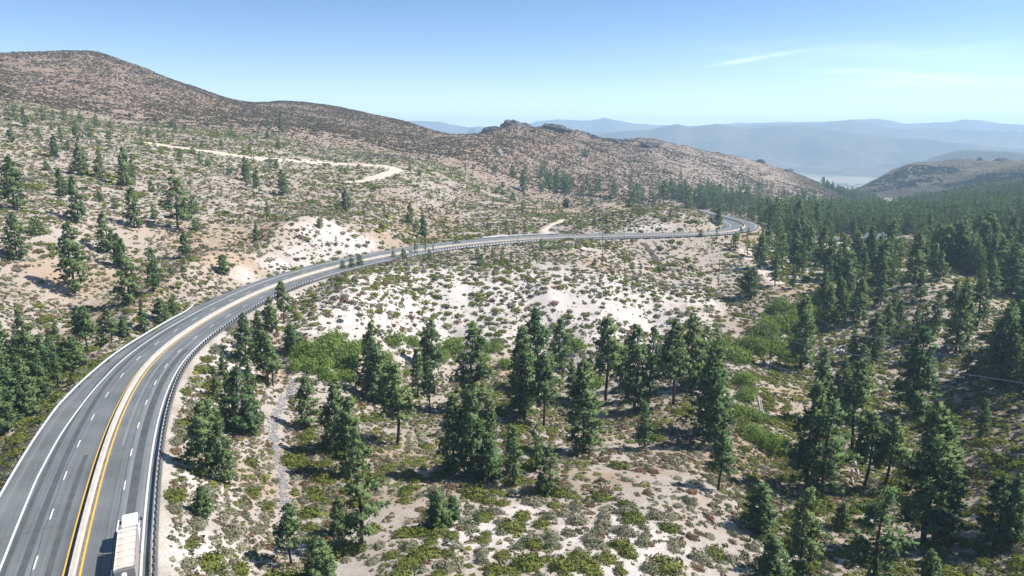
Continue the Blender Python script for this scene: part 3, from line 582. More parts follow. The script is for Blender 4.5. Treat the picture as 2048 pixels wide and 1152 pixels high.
#@@PART3
# ------------------------------------------------------------------ pine prototypes (unit height), trunk with limbs + crown of needle tufts
def quads_to_np(Vs):
    V = np.array(Vs, np.float32).reshape(-1, 3); return V, np.arange(len(V), dtype=np.int32).reshape(-1, 4)
def pine_proto(seed, kind):
    r = np.random.default_rng(seed)
    par = {'F': (.08, .225, 168, .049), 'N': (.07, .165, 150, .044), 'T': (.34, .205, 130, .053), 'Y': (.03, .32, 120, .080), 'S': (.13, .21, 100, .048), 'P': (.66, .13, 70, .05)}[kind]
    base, wid, nb, tr = par
    lop = r.random(4) * 6.28; lean = (r.random(2) - .5) * .05
    def axis(z): return np.array([lean[0] * z * z + .012 * math.sin(z * 7 + lop[0]), lean[1] * z * z + .012 * math.sin(z * 6 + lop[1])])
    mb = MB(); zz = [-.02, 0, .02, .12, .3, .5, .7, .88, .975]; r0 = .0165 if kind != 'Y' else .022
    rr = [r0 * 1.5, r0 * 1.35, r0 * 1.1, r0, r0 * .85, r0 * .66, r0 * .42, r0 * .2, r0 * .06]
    mb.tube([(*axis(z), z) for z in zz], rr, 7)
    Q = []; NQ = []
    gaps = r.random(12)
    for i in range(nb):
        t = (i + r.random()) / nb; t = t ** (1.0 if kind in 'YP' else .92); z = base + (1 - base) * t
        if kind in 'FNTS':
            if kind == 'Y': prof = (1 - t) ** .8
            prof = min(1, .5 + t * 3.0) * (1 - t ** 1.3) ** .92 + .03
            prof *= .80 + .28 * math.sin(t * 23 + lop[2]) ** 2
        elif kind == 'Y': prof = min(1, .6 + t * 2) * (1 - t ** 1.35) ** .9 + .05
        else: prof = math.sin(math.pi * min(.98, t * .85 + .12)) ** .7
        az_ = r.random() * 6.283
        L = wid * prof * r.uniform(.62, 1.16) * (1 + .16 * math.sin(az_ + lop[3]) + .12 * math.sin(2 * az_ + lop[0]))
        if kind == 'S' and r.random() < .3: L *= 1.3
        if kind == 'S' and math.sin(t * 31 + lop[1]) < -.45: continue
        if kind in 'FNT' and math.sin(az_ * 2 + t * 17 + lop[1]) < -.72: continue
        up = lerp(-.28, .55, t) + r.normal() * .12
        a0 = axis(z); dirv = np.array([math.cos(az_), math.sin(az_), up]); dirv /= np.linalg.norm(dirv)
        root = np.array([a0[0], a0[1], z]); tip = root + dirv * L; tip[2] += .10 * L
        if i % (3 if kind != 'S' else 1) == 0 and L > .04: mb.tube([root, root * .5 + tip * .5 - np.array([0, 0, .02 * L]), tip * .93 + root * .07], [.0035, .0024, .001], 4, False)
        ntu = max(1, int(round(L / tr * 1.15)))
        for k in range(ntu):
            f = 1 - k * .82 / max(ntu, 1) * r.uniform(.7, 1.1)
            if f < .12: continue
            c = root + (tip - root) * f + r.normal(size=3) * tr * .30
            R_ = tr * r.uniform(.7, 1.15)
            for b_ in range(11):
                d = r.normal(size=3); d[2] = d[2] * .8 + .35; d += dirv * .7; d /= np.linalg.norm(d)
                s_ = np.cross(d, r.normal(size=3)); s_ /= np.linalg.norm(s_) + 1e-9; wv = s_ * R_ * .20
                m_ = c + d * R_ * .55
                q4 = [c, m_ + wv, c + d * R_ * r.uniform(.9, 1.2), m_ - wv]
                on = (c - root) * .0 + dirv * .55 + np.array([0, 0, .45]) + d * .75; on /= np.linalg.norm(on)
                if np.dot(np.cross(q4[1] - q4[0], q4[2] - q4[0]), on) < 0: q4 = [q4[0], q4[3], q4[2], q4[1]]
                Q += q4; NQ += [on] * 4
    V, F = quads_to_np(Q); cm = npmesh('crown', V, F, True); cm.normals_split_custom_set_from_vertices([tuple(n_) for n_ in NQ])
    return mb.mesh('trunk', True), cm, (V, F)
KINDS = {'F': 4, 'N': 3, 'T': 3, 'Y': 3, 'S': 3, 'P': 1}
PROTO = {k: [pine_proto(100 * ord(k) + j, k) for j in range(n)] for k, n in KINDS.items()}
for k in PROTO:
    for tm, cm, _ in PROTO[k]: tm.materials.append(M['bark']); cm.materials.append(M['pine'])
def inpoly(px, py, poly):
    c = np.zeros(len(px), bool); n_ = len(poly); j = n_ - 1
    for i in range(n_):
        xi, yi = poly[i]; xj, yj = poly[j]
        c ^= ((yi > py) != (yj > py)) & (px < (xj - xi) * (py - yi) / (yj - yi + 1e-9) + xi); j = i
    return c
# every tree: x, y, z, height, kind, phrase, zone
ALL = []
for (bx, by, ty, k, ph) in TREES:
    p = hit(bx, by); v = (576 - ty) / FPX; zt = p[1] * (v * cp_ - sp_) / (cp_ + v * sp_); h = max(1.2, zt - p[2])
    ALL.append(dict(p=p, h=h + .15, k=k, ph=ph, px=(bx, by), app=(by - ty) * 1.8, hand=True))
HX = np.array([a['p'][0] for a in ALL]); HY = np.array([a['p'][1] for a in ALL])
def vis(x, y, z):
    """True where no hill hides the point"""
    r = np.hypot(x, y); ok = np.ones(len(x), bool)
    for f in np.linspace(.15, .985, 50): ok &= gz(x * f, y * f) < z * f + .6
    return ok
# woods on the canyon floor and slopes: density per square metre inside surveyed outlines on the ground
WOODS = [([(1515,445),(1590,425),(1660,425),(1740,418),(1800,418),(1900,400),(2048,385),(2300,400),(2300,560),(2048,560),(2000,520),(1960,445),(1880,455),(1830,470),(1770,470),(1700,470),(1640,470),(1560,470)], .017, 'woods'),
         ([(1820,475),(1880,462),(1960,450),(2010,500),(2050,560),(2300,560),(2300,640),(2030,610),(1960,600),(1900,560),(1850,520)], .0135, 'woods'),
         ([(1640,560),(1700,530),(1800,530),(1900,560),(1980,610),(1900,650),(1820,640),(1760,640),(1690,660),(1640,640),(1620,600)], .022, 'woods'),
         ([(1500,470),(1560,462),(1640,470),(1640,540),(1560,560),(1510,520)], .010, 'woods'),
         ([(1640,366),(1700,384),(1740,392),(1752,404),(1738,414),(1700,400),(1660,384)], .0075, 'far'),
         ([(1075,350),(1110,352),(1200,372),(1330,388),(1430,398),(1520,405),(1560,425),(1500,440),(1420,425),(1300,408),(1180,398),(1090,386)], .0042, 'hollow'),
         ([(1240,345),(1330,352),(1450,372),(1560,392),(1660,410),(1600,425),(1480,410),(1350,392),(1260,372)], .0011, 'hollow'),
         ([(1800,414),(1870,400),(1950,388),(2048,366),(2300,345),(2300,410),(2048,398),(1900,408)], .0050, 'far'),
         ([(1880,640),(1960,620),(2048,640),(2300,640),(2300,760),(2048,700),(1950,690),(1900,670)], .0075, 'woods'),
         ([(1660,640),(1760,640),(1900,660),(2048,690),(2300,760),(2300,900),(2048,810),(1950,770),(1850,710),(1720,700)], .0045, 'woods'),
         ([(-260,640),(0,660),(60,720),(20,890),(-260,990)], .012, 'gully'),
         ([(2070,760),(2300,760),(2300,1100),(2090,1100)], .004, 'woods')]
rw_ = np.random.default_rng(21)
NC = 260000
ca_ = rw_.uniform(-.72, .78, NC); cr_ = np.sqrt(rw_.uniform(90 ** 2, 1900 ** 2, NC)); wx = cr_ * np.sin(ca_); wy = cr_ * np.cos(ca_); wz = gz(wx, wy)
area_d = NC / (.5 * 1.5 * (1900 ** 2 - 90 ** 2))
pxx, pyy, dep = project(np.stack([wx, wy, wz], 1)); clump = fbm(wx / 45, wy / 45, 3) 
hid = ~vis(wx, wy, wz + 9)
nd = rw_.random(NC); rdw, _, _ = road_dist(wx, wy)
CLEAR = [(1690,498,26),(1640,486,14),(1750,548,14),(1960,488,24),(1790,409,34),(1765,404,34),(1750,482,13),(1920,482,14),(1590,560,14),(1680,477,10)]
clr = np.zeros(NC, bool)
for a_, b_, r_ in CLEAR:
    q = hit(a_, b_); clr |= (wx - q[0]) ** 2 + (wy - q[1]) ** 2 < r_ * r_
taken = np.zeros(NC, bool)
for poly, dens, zone in WOODS:
    s = inpoly(pxx, pyy, poly) & (nd < dens / area_d * np.clip(1 + clump * 2.4, .04, 2.6)) & ~taken & (rdw > (23 if zone == 'gully' else 16)) & ~hid & ~clr
    taken |= s
    for i in np.nonzero(s)[0]:
        if ((HX - wx[i]) ** 2 + (HY - wy[i]) ** 2).min() < 9: continue
        h = rw_.uniform(12, 23) * (1 - .25 * (zone == 'far')) * (.75 + .25 * rw_.random()) * (.62 if zone == 'gully' else 1)
        ALL.append(dict(p=np.array([wx[i], wy[i], wz[i]]), h=h, k=rw_.choice(list('FFFNNTS')), ph=None, px=(pxx[i], pyy[i]), app=h * FPX / dep[i], hand=False, zone=zone))
print('pines', len(ALL), 'by hand', len(TREES))
ALL.sort(key=lambda a: -a['app'] - (9 if a['hand'] and a['ph'] else 0))
def inframe(a): return -60 < a['px'][0] < 2108 and a['px'][1] - a['app'] < 1170
ONE = [a for a in ALL if inframe(a)][:300]; ids = set(id(a) for a in ONE); REST = [a for a in ALL if id(a) not in ids]
# wording: each pine is told apart by its own look or by the nearest pine that has one
def zone_of(px, py):
    if px < 430 and py > 600 and (px < 280 or py < 690): return 'pines in the gully left of the highway'
    if px < 660 and py > 595: return 'pines on the highway embankment'
    if px < 700 and py < 600: return 'pines scattered on the left hillside'
    if py < 480 and px < 1450: return 'pines scattered in the middle distance'
    if py < 545 and px < 1450: return 'pines on the sand knoll top'
    if px < 1500: return 'pines in the centre foreground'
    if py > 640: return 'pines on the right foreground slope'
    return 'pines in the canyon wood'
def adj_of(a):
    if a['k'] == 'Y': return 'bushy'
    if a['k'] == 'N': return 'slim'
    if a['k'] == 'S': return 'sparse'
    if a['k'] == 'T': return 'bare-trunked'
    return 'full'
ANCH = [a for a in ONE if a['ph']]
SECT = {}
def sector(px, ref):
    dx, dy = px[0] - ref[0], px[1] - ref[1]
    if abs(dx) >= abs(dy): return 'right of' if dx > 0 else 'left of'
    return 'in front of' if dy > 0 else 'behind'
def near_anchor(px, limit=1e9):
    b = min(ANCH, key=lambda a: (a['px'][0] - px[0]) ** 2 + ((a['px'][1] - px[1]) * 1.5) ** 2)
    return b, math.hypot(b['px'][0] - px[0], (b['px'][1] - px[1]) * 1.5)
ORD = ['nearest', 'second', 'third', 'fourth', 'fifth', 'sixth', 'seventh', 'eighth', 'ninth', 'tenth']
for a in ONE:
    if a['ph']: continue
    b, d_ = near_anchor(a['px']); s_ = sector(a['px'], b['px']); SECT.setdefault((b['ph'], s_), []).append((d_, a))
LAB = {}
for (ph, s_), L_ in SECT.items():
    L_.sort(key=lambda t_: t_[0])
    for k_, (d_, a) in enumerate(L_):
        LAB[id(a)] = (f"{adj_of(a)} pine {s_} {ph}" if len(L_) == 1 else f"{ORD[min(k_, 9)]} pine {s_} {ph}") if k_ < 10 else None
rp = np.random.default_rng(5)
for a in ONE:
    tm, cm, _ = PROTO[a['k']][int(rp.integers(len(PROTO[a['k']])))]
    e_ = empty('pine_tree', a['p'], rp.random() * 6.283); h = a['h']; wv = h * rp.uniform(.98, 1.22)
    for me_, nm in ((tm, 'trunk'), (cm, 'crown')):
        o = bpy.data.objects.new(nm, me_); COL.objects.link(o); o.parent = e_; o.scale = (wv, wv, h)
    if a['ph']: lab = a['ph'][4:] if a['ph'].startswith('the ') else a['ph']
    else: lab = LAB[id(a)]
    grp = zone_of(*a['px'])
    if lab is None or (not a['hand'] and a['app'] < 42 and a['px'][1] < 560):
        lab = 'dark pine standing among many in the canyon wood'; grp = 'look-alike pines in the canyon wood'
    tag(e_, lab, 'pine', grp)
# the rest of the wood reads as one mass
def bake(items, name, mts, lo):
    Vs = []; Fs = []; Ms = []; nv = 0
    for a in items:
        lst = lo[a['k']] if a['k'] in lo else lo['F']; (V, F, mi) = lst[int(rp.integers(len(lst)))]
        c, s = math.cos(t_ := rp.random() * 6.283), math.sin(t_); w_ = a['h'] * rp.uniform(1.0, 1.3)
        X_ = (V[:, 0] * c - V[:, 1] * s) * w_ + a['p'][0]; Y_ = (V[:, 0] * s + V[:, 1] * c) * w_ + a['p'][1]; Z_ = V[:, 2] * a['h'] + a['p'][2]
        Vs.append(np.stack([X_, Y_, Z_], 1)); Fs.append(F + nv); Ms.append(mi); nv += len(V)
    me = npmesh(name, np.vstack(Vs), np.vstack(Fs), midx=np.concatenate(Ms)); return link(name, me, mts)
def lo_pine(V, F, seed, frac, grow):
    """fewer, larger needle blades; a three-sided trunk"""
    r = np.random.default_rng(seed); keep = r.random(len(F)) < frac; Q = V.reshape(-1, 4, 3)[keep].astype(float); c = Q.mean(1, keepdims=True); Q = c + (Q - c) * grow
    V2 = Q.reshape(-1, 3); F2 = np.arange(len(V2)).reshape(-1, 4); k = len(V2)
    tv = np.array([(.02 * math.cos(q), .02 * math.sin(q), -.03) for q in (0, 2.1, 4.2)] + [(.006 * math.cos(q), .006 * math.sin(q), .9) for q in (0, 2.1, 4.2)])
    tf = np.array([(k + i, k + (i + 1) % 3, k + 3 + (i + 1) % 3, k + 3 + i) for i in range(3)])
    return np.vstack([V2, tv]), np.vstack([F2, tf]), np.r_[np.zeros(len(F2), int), np.ones(3, int)]
LOP = {k: [lo_pine(*p_[2], 9 + j, .09, 2.3) for j, p_ in enumerate(PROTO[k])] for k in 'FNTS'}
for k in 'YP': LOP[k] = [lo_pine(*p_[2], 9, .16, 1.9) for p_ in PROTO[k]]
if REST: tag(bake(REST, 'pine_forest', [M['pine'], M['bark']], LOP), 'small and distant pines, mostly merging into the dark canyon wood', 'forest', None, 'stuff')

# ------------------------------------------------------------------ scrub
def dome(seed, n, sz, flat=.85, spread=.30):
    """leafy mound of n small triangles, unit radius"""
    r = np.random.default_rng(seed); d = r.normal(size=(n, 3)); d[:, 2] = np.abs(d[:, 2]) * .9; d /= np.linalg.norm(d, axis=1)[:, None]
    lob = 1 + .22 * np.sin(d[:, 0] * 5 + seed) * np.cos(d[:, 1] * 6 + seed * 2) + .12 * np.sin(d[:, 0] * 11 + d[:, 1] * 13)
    p = d * (lob * r.uniform(.62, 1.04, n))[:, None]; p[:, 2] *= flat
    nn = d + r.normal(size=(n, 3)) * spread; nn /= np.linalg.norm(nn, axis=1)[:, None]
    a = np.cross(nn, r.normal(size=(n, 3))); a /= np.linalg.norm(a, axis=1)[:, None]; b = np.cross(nn, a)
    s = (sz * r.uniform(.6, 1.3, n))[:, None]
    T_ = np.stack([p + a * s, p - a * s * .6 + b * s * .8, p - a * s * .6 - b * s * .8], 1)
    fl = (np.cross(T_[:, 1] - T_[:, 0], T_[:, 2] - T_[:, 0]) * d).sum(1) < 0; T_[fl] = T_[fl][:, ::-1]
    return T_                                                       # (n,3,3)
LODS = [[dome(i, 420, .125) for i in range(6)], [dome(20 + i, 110, .25) for i in range(6)], [dome(40 + i, 26, .5) for i in range(6)], [dome(60 + i, 8, .85, .8, .35) for i in range(6)]]
rs = np.random.default_rng(77)
def sample(r0, r1, dens, a0=-.80, a1=.80):
    n_ = int(.5 * (a1 - a0) * (r1 * r1 - r0 * r0) * dens)
    a_ = rs.uniform(a0, a1, n_); r_ = np.sqrt(rs.uniform(r0 * r0, r1 * r1, n_)); return r_ * np.sin(a_), r_ * np.cos(a_)
bx = []; by = []
for r0, r1, dn in ((48, 170, .62), (170, 320, .52), (320, 700, .27), (700, 1500, .26), (1500, 2150, .10)):
    x, y = sample(r0, r1, dn, *((-.8, 1.0) if r1 < 400 else (-.8, .8))); bx.append(x); by.append(y)
nbig = sum(len(q) for q in bx)
for r0, r1, dn in ((48, 170, 1.5), (170, 320, .95), (320, 700, .30), (700, 1300, .05)):
    x, y = sample(r0, r1, dn, *((-.8, 1.0) if r1 < 400 else (-.8, .8))); bx.append(x); by.append(y)
bx = np.concatenate(bx); by = np.concatenate(by); small = np.arange(len(bx)) >= nbig; br = np.hypot(bx, by); bz = gz(bx, by); bpx, bqy, bdep = project(np.stack([bx, by, bz], 1))
rdb, rob, _ = road_dist(bx, by)
ok = (rdb > np.where(rob < 0, .9 - LRAIL(RS[_]), 9.7)) & (bpx > -250) & (bpx < 2800) & (bqy < 1350)
for q in TRK:
    for i in range(0, len(q), 2): ok &= (bx - q[i, 0]) ** 2 + (by - q[i, 1]) ** 2 >  (8.5 if len(q) > 150 else 3.5) ** 2
wh = np.zeros(len(bx)); tn = np.zeros(len(bx)); mm = br < 900
wh[mm] = blobs(WHITE, bx[mm], by[mm]); tn[mm] = blobs(TAN, bx[mm], by[mm])
c1 = fbm(bx / 11, by / 11, 3, .6); c2 = fbm(bx / 34 + 7, by / 34, 3); c3 = fbm(bx / 90 + 3, by / 90 + 5, 3)
prob = np.clip(.66 + c1 * 1.4, .06, 1) * (1 - .12 * np.clip(wh * 1.3, 0, 1)) * (1 - .5 * tn)
prob = np.where(small, prob * (1 - .45 * np.clip(wh * 1.3, 0, 1) * (rdb > 30)), prob)
prob = np.where(rdb < 24, prob * np.where(small, .95, .55), prob); prob = np.where((br > 300) & (br < 700), np.minimum(prob * 1.15 + .05, 1), prob); prob = np.where((bpx > 1480) & (br < 520), np.minimum(prob * 1.45 + .1, 1), prob); prob = np.where((rob > 0) & (rdb < 24) & small, 1.0, prob); prob = np.where((rob < 0) & (rdb < 34) & (bpx < 420), .95, prob); prob = np.where(br > 700, np.clip(.66 + c1 * 1.0 + c3 * .8, .1, 1), prob)
CUT = [(640,478,17),(690,490,16),(600,505,12),(450,530,10),(560,530,10),(480,560,8)]
prob *= 1 - .55 * np.clip(blobs(CUT, bx, by) * 1.4, 0, 1)
for a_, b_, r_ in ((1690,500,22),(1640,486,12),(1590,815,7),(1785,408,34)):
    q = hit(a_, b_); prob *= 1 - np.exp(-((bx - q[0]) ** 2 + (by - q[1]) ** 2) / (r_ * r_))
DITCH = [(612,752),(592,757),(583,775),(566,800),(553,828),(546,856),(549,882),(556,912),(562,945),(567,985),(574,1030)]
dq = resample(np.array([hit(*p_) for p_ in DITCH]), .8)
for p_ in dq[::2]: ok &= (bx - p_[0]) ** 2 + (by - p_[1]) ** 2 > 1.5 ** 2
ok &= rs.random(len(bx)) < prob
# neighbouring large shrubs keep their distance
big = np.nonzero(ok & ~small & (br < 760))[0]; cell = {}; minD = np.where(br < 340, 2.1 + 1.0 * rs.random(len(bx)), 2.5)
for i in big:
    kx, ky = int(bx[i] // 3), int(by[i] // 3); bad = False
    for ax in (-1, 0, 1):
        for ay in (-1, 0, 1):
            for j in cell.get((kx + ax, ky + ay), ()):
                if (bx[i] - bx[j]) ** 2 + (by[i] - by[j]) ** 2 < minD[i] ** 2: bad = True; break
    if bad: ok[i] = False
    else: cell.setdefault((kx, ky), []).append(i)
bx, by, bz, br, wh, c1, c2, c3, bpx, bqy, bdep, rdb, small, rob = [v_[ok] for v_ in (bx, by, bz, br, wh, c1, c2, c3, bpx, bqy, bdep, rdb, small, rob)]
nb_ = len(bx)
rad = np.exp(rs.normal(-.02, .36, nb_)); rad = np.clip(rad, .45, 2.2)
pg = np.clip(.31 + c2 * .5 + .08 * (wh > .2) + .42 * ((bpx > 1480) & (br < 520)) + .2 * ((bpx < 420) & (rob < 0) & (rdb < 40)), .03, .82)
pg = np.where((br > 380) & (br < 640) & (bpx < 1000), np.clip(.22 + c2 * .9, .02, .8), pg); pg = np.where(br > 720, .03, pg)
green = rs.random(nb_) < pg
DARKSLOPE = [(1835,344,60),(1870,340,60),(1790,352,50),(1760,366,45),(1800,372,45),(1850,362,35),(1975,360,70),(2025,350,80),(2010,374,70),(1940,378,60),(1890,388,50),(1760,380,40)]
dk = blobs(DARKSLOPE, bx, by) * (br > 1200)
green &= ~(small & (rs.random(nb_) < .8)); rad = np.where(small, np.clip(rad * .42, .24, .65), rad); rad = np.where((wh > .25) & ~small & (br < 340), rad * 1.4, rad)
rad = np.where(green, rad * rs.uniform(1.15, 1.9, nb_), rad); rad *= 1 - .22 * sstep(600, 900, br) + .15 * sstep(1100, 1600, br); rad *= 1 + 1.6 * dk; rad *= 1 - .35 * (br > 1250) * (dk < .3)
rad = np.where(br < 330, np.minimum(rad, np.where(green, rs.uniform(1.3, 2.6, nb_), rs.uniform(.8, 1.75, nb_) * np.where(wh > .25, 1.25, 1))), rad)
ht = np.where(green, rs.uniform(.42, .62, nb_), rs.uniform(.55, .95, nb_)) * rad
u = rs.random(nb_)[:, None]; u2 = rs.random(nb_)[:, None]
sage = np.array([.185, .18, .112]) * (1 - u) + np.array([.32, .31, .205]) * u
sage = np.where(u2 > .78, np.array([.20, .135, .085])[None] * (.8 + .4 * u), sage); sage = np.where(u2 < .22, np.array([.13, .145, .085])[None] * (.8 + .4 * u), sage)
grn = np.array([.115, .14, .028]) * (1 - u) + np.array([.20, .22, .055]) * u
col = np.where(green[:, None], grn, sage); col = np.where((br > 720)[:, None], col * np.array([.60, .51, .44]), col)
col = np.where((dk > .35)[:, None], np.array([[.035, .05, .03]]), col)
# the largest-looking shrubs are things of their own
appb = rad / bdep; cand = np.argsort(-appb)
infr = (bpx > 10) & (bpx < 2040) & (bqy < 1145)
seen = np.zeros(nb_, bool); tst = cand[:1200]; seen[tst] = vis(bx[tst], by[tst], bz[tst] + .5)
solo = []; used = {}
BP = {'g': [], 's': []}
M['manz'] = foliage_mat('manzanita_leaves', (.115, .14, .028), (.21, .23, .058), .4, .15); M['sage'] = foliage_mat('sagebrush_leaves', (.19, .188, .118), (.33, .32, .212), .6, .15)
M['willow'] = foliage_mat('willow_leaves', (.16, .25, .052), (.29, .37, .10), .4, .35)
for i in range(4):
    for kk, fl in (('g', .55), ('s', .75)):
        T_ = dome(200 + i + 10 * (kk == 's'), 800, .095, fl, .4); BP[kk].append(npmesh('shrub', T_.reshape(-1, 3), np.arange(T_.size // 3).reshape(-1, 3)))
        BP[kk][-1].materials.append(M['manz'] if kk == 'g' else M['sage'])
BS = {}
for i in cand:
    if len(solo) >= 300: break
    if not (infr[i] and seen[i]): continue
    b, d_ = near_anchor((bpx[i], bqy[i])); s_ = sector((bpx[i], bqy[i]), b['px']); key = (b['ph'], s_, bool(green[i]))
    if len(BS.get(key, [])) >= 6: continue
    BS.setdefault(key, []).append((d_, i)); solo.append(i)
for (ph, s_, g_), L_ in BS.items():
    L_.sort()
    for k_, (d_, i) in enumerate(L_):
        nm = 'manzanita_shrub' if g_ else 'sagebrush_shrub'; lst = BP['g' if g_ else 's']
        o = bpy.data.objects.new(nm, lst[int(rs.integers(4))]); COL.objects.link(o); o.location = (bx[i], by[i], bz[i] - .05); f_ = ht[i] / rad[i] / (.55 if g_ else .75)
        o.scale = (rad[i] * rs.uniform(.9, 1.25), rad[i] * rs.uniform(.85, 1.1), rad[i] * f_); o.rotation_euler = (0, 0, rs.random() * 6.28)
        w_ = 'green shrub' if g_ else 'grey shrub'
        if len(ph.split()) > 9 or len(ph.split()) + len(s_.split()) > 12: ph = ph.replace(' on the hillside', '').replace(' of the hillside', '')
        tag(o, f"{w_} {s_} {ph}" if len(L_) == 1 else f"{ORD[k_]} {w_} {s_} {ph}", 'shrub', 'green shrubs' if g_ else 'grey shrubs')
rest = np.ones(nb_, bool); rest[solo] = False
lod = np.digitize(br, [150, 330, 760]); lod = np.where(small, np.clip(lod + 2, 0, 3), lod)
def scrub(sel, name, label):
    Vs = []; Cs = []
    for l_ in range(4):
        ii = np.nonzero(sel & (lod == l_))[0]; var = rs.integers(0, 6, len(ii))
        for v_ in range(6):
            jj = ii[var == v_]
            if not len(jj): continue
            T_ = LODS[l_][v_]; n_ = len(T_); th = rs.random(len(jj)) * 6.283; c, s = np.cos(th), np.sin(th)
            ex = rad[jj] * rs.uniform(.9, 1.25, len(jj)); ey = rad[jj] * rs.uniform(.8, 1.1, len(jj))
            q = T_.reshape(-1, 3); xx = q[None, :, 0] * ex[:, None]; yy = q[None, :, 1] * ey[:, None]; zz = q[None, :, 2] * ht[jj][:, None]
            P_ = np.stack([xx * c[:, None] - yy * s[:, None] + bx[jj][:, None], xx * s[:, None] + yy * c[:, None] + by[jj][:, None], zz + bz[jj][:, None] - .04], 2)
            Vs.append(P_.reshape(-1, 3))
            tone = rs.uniform(.78, 1.22, (len(jj), n_)); Cs.append((np.repeat(tone, 3, 1)[:, :, None] * col[jj][:, None, :]).reshape(-1, 3))
    V = np.vstack(Vs); me = npmesh(name, V, np.arange(len(V)).reshape(-1, 3)); add_col(me, 'Col', np.vstack(Cs)); o = link(name, me, M['scrub'])
    tag(o, label, 'scrub', None, 'stuff'); print(name, len(V) // 3)
M['scrub'] = attr_mat('scrub_leaves')
scrub(rest & ~green, 'sagebrush_scrub', 'grey brown sagebrush scattered over the sandy slopes')
scrub(rest & green, 'manzanita_scrub', 'low green manzanita patches scattered over the slopes')
#@@PART4
# ------------------------------------------------------------------ willows and other broad-leaved thickets
WP = []
for i in range(3):
    T_ = np.vstack([dome(300 + i * 7 + j, 300, .105, .95, .45) * np.array([.62, .62, .8]) + np.array([math.cos(j * 1.5 + i) * .42, math.sin(j * 1.5 + i) * .42, .12 * (j % 3)]) for j in range(5)])
    me = npmesh('foliage', T_.reshape(-1, 3), np.arange(T_.size // 3).reshape(-1, 3)); me.materials.append(M['willow'])
    mb = MB()
    for j in range(7): mb.tube([(0, 0, -.05), (math.cos(j * .9) * .25, math.sin(j * .9) * .25, .45), (math.cos(j * .9 + .2) * .5, math.sin(j * .9 + .2) * .5, .85)], [.03, .02, .008], 5)
    ms = mb.mesh('stems', True); ms.materials.append(M['bark']); WP.append((me, ms))
WILL = [(615,715,46),(655,712,52),(690,735,48),(640,740,44),(600,735,36),(700,705,40),(665,688,40),(730,700,30),(690,760,34),(655,760,30),(790,690,36),(825,690,30),(905,705,40),(985,700,34),(1010,735,26),(1150,700,34),(1240,720,40),(1330,730,34),(1190,770,30),(1410,740,40),(1470,720,44),(1500,700,40),(1450,690,30),
        (1530,670,44),(1570,655,46),(1600,690,40),(1550,700,40),(1520,705,36),(1590,640,36),(1625,640,40),(1660,640,36),(1580,720,34),(1600,620,30),(1560,620,32),(1640,605,30),(1500,870,40),(1530,890,44),(1555,905,46),(1510,840,34),(1490,800,34),(1475,830,36),(1485,770,36),(1700,610,30),(1730,590,26),(960,720,28),(880,720,30),(770,720,28)]
WL_ = {}
for (x_, y_, wd) in WILL:
    p = hit(x_, y_); _, _, dd = project(p); r_ = wd / FPX * dd[0] * .78
    b, d_ = near_anchor((x_, y_)); s_ = sector((x_, y_), b['px']); WL_.setdefault((b['ph'], s_), []).append((d_, p, r_))
for (ph, s_), L_ in WL_.items():
    L_.sort(key=lambda q: q[0])
    for k_, (d_, p, r_) in enumerate(L_):
        e_ = empty('willow_shrub', p, rs.random() * 6.28); me, ms = WP[int(rs.integers(3))]
        for m_, nm in ((me, 'foliage'), (ms, 'stems')):
            o = bpy.data.objects.new(nm, m_); COL.objects.link(o); o.parent = e_; o.scale = (r_, r_ * rs.uniform(.8, 1.05), r_ * rs.uniform(.8, 1.15))
        tag(e_, f"bright green willow thicket {s_} {ph}" if len(L_) == 1 else f"{ORD[k_]} bright willow thicket {s_} {ph}", 'shrub', 'willow thickets along the wash')

# ------------------------------------------------------------------ barrier, guard rails
M['concrete'] = mat('barrier_concrete', (.52, .475, .43), noise=(.6, .8, (.40, .365, .33)))
prof = [(-.36, -.02), (-.36, .12), (-.16, .34), (-.11, .90), (.11, .90), (.16, .34), (.36, .12), (.36, -.02)]
V = [road_pt(i, o_ * 1.1 - .34, z_) for i in range(NRC) for o_, z_ in prof]; k = len(prof)
F = [(r * k + c, r * k + c + 1, (r + 1) * k + c + 1, (r + 1) * k + c) for r in range(NRC - 1) for c in range(k - 1)]
me = bpy.data.meshes.new('median_barrier'); me.from_pydata([tuple(v_) for v_ in V], [], F + [tuple(range(k - 1, -1, -1)), tuple((NRC - 1) * k + c for c in range(k))]); me.update()
bar = link('median_barrier', me, M['concrete']); tag(bar, 'tan concrete median barrier running between the yellow lines of the highway', 'barrier')
M['steel'] = mat('galvanized_steel', (.62, .64, .66), rough=.45, metal=.15, spec=.5, noise=(.8, .6, (.50, .52, .54)))
M['steel_dark'] = mat('darker_steel', (.46, .47, .48), rough=.5, metal=.2, spec=.5, noise=(.8, .8, (.34, .34, .34)))  # darker tone of the rail steel, for the right-hand rails
M['post'] = mat('weathered_post', (.075, .055, .045), noise=(2.0, 1, (.12, .10, .085)))
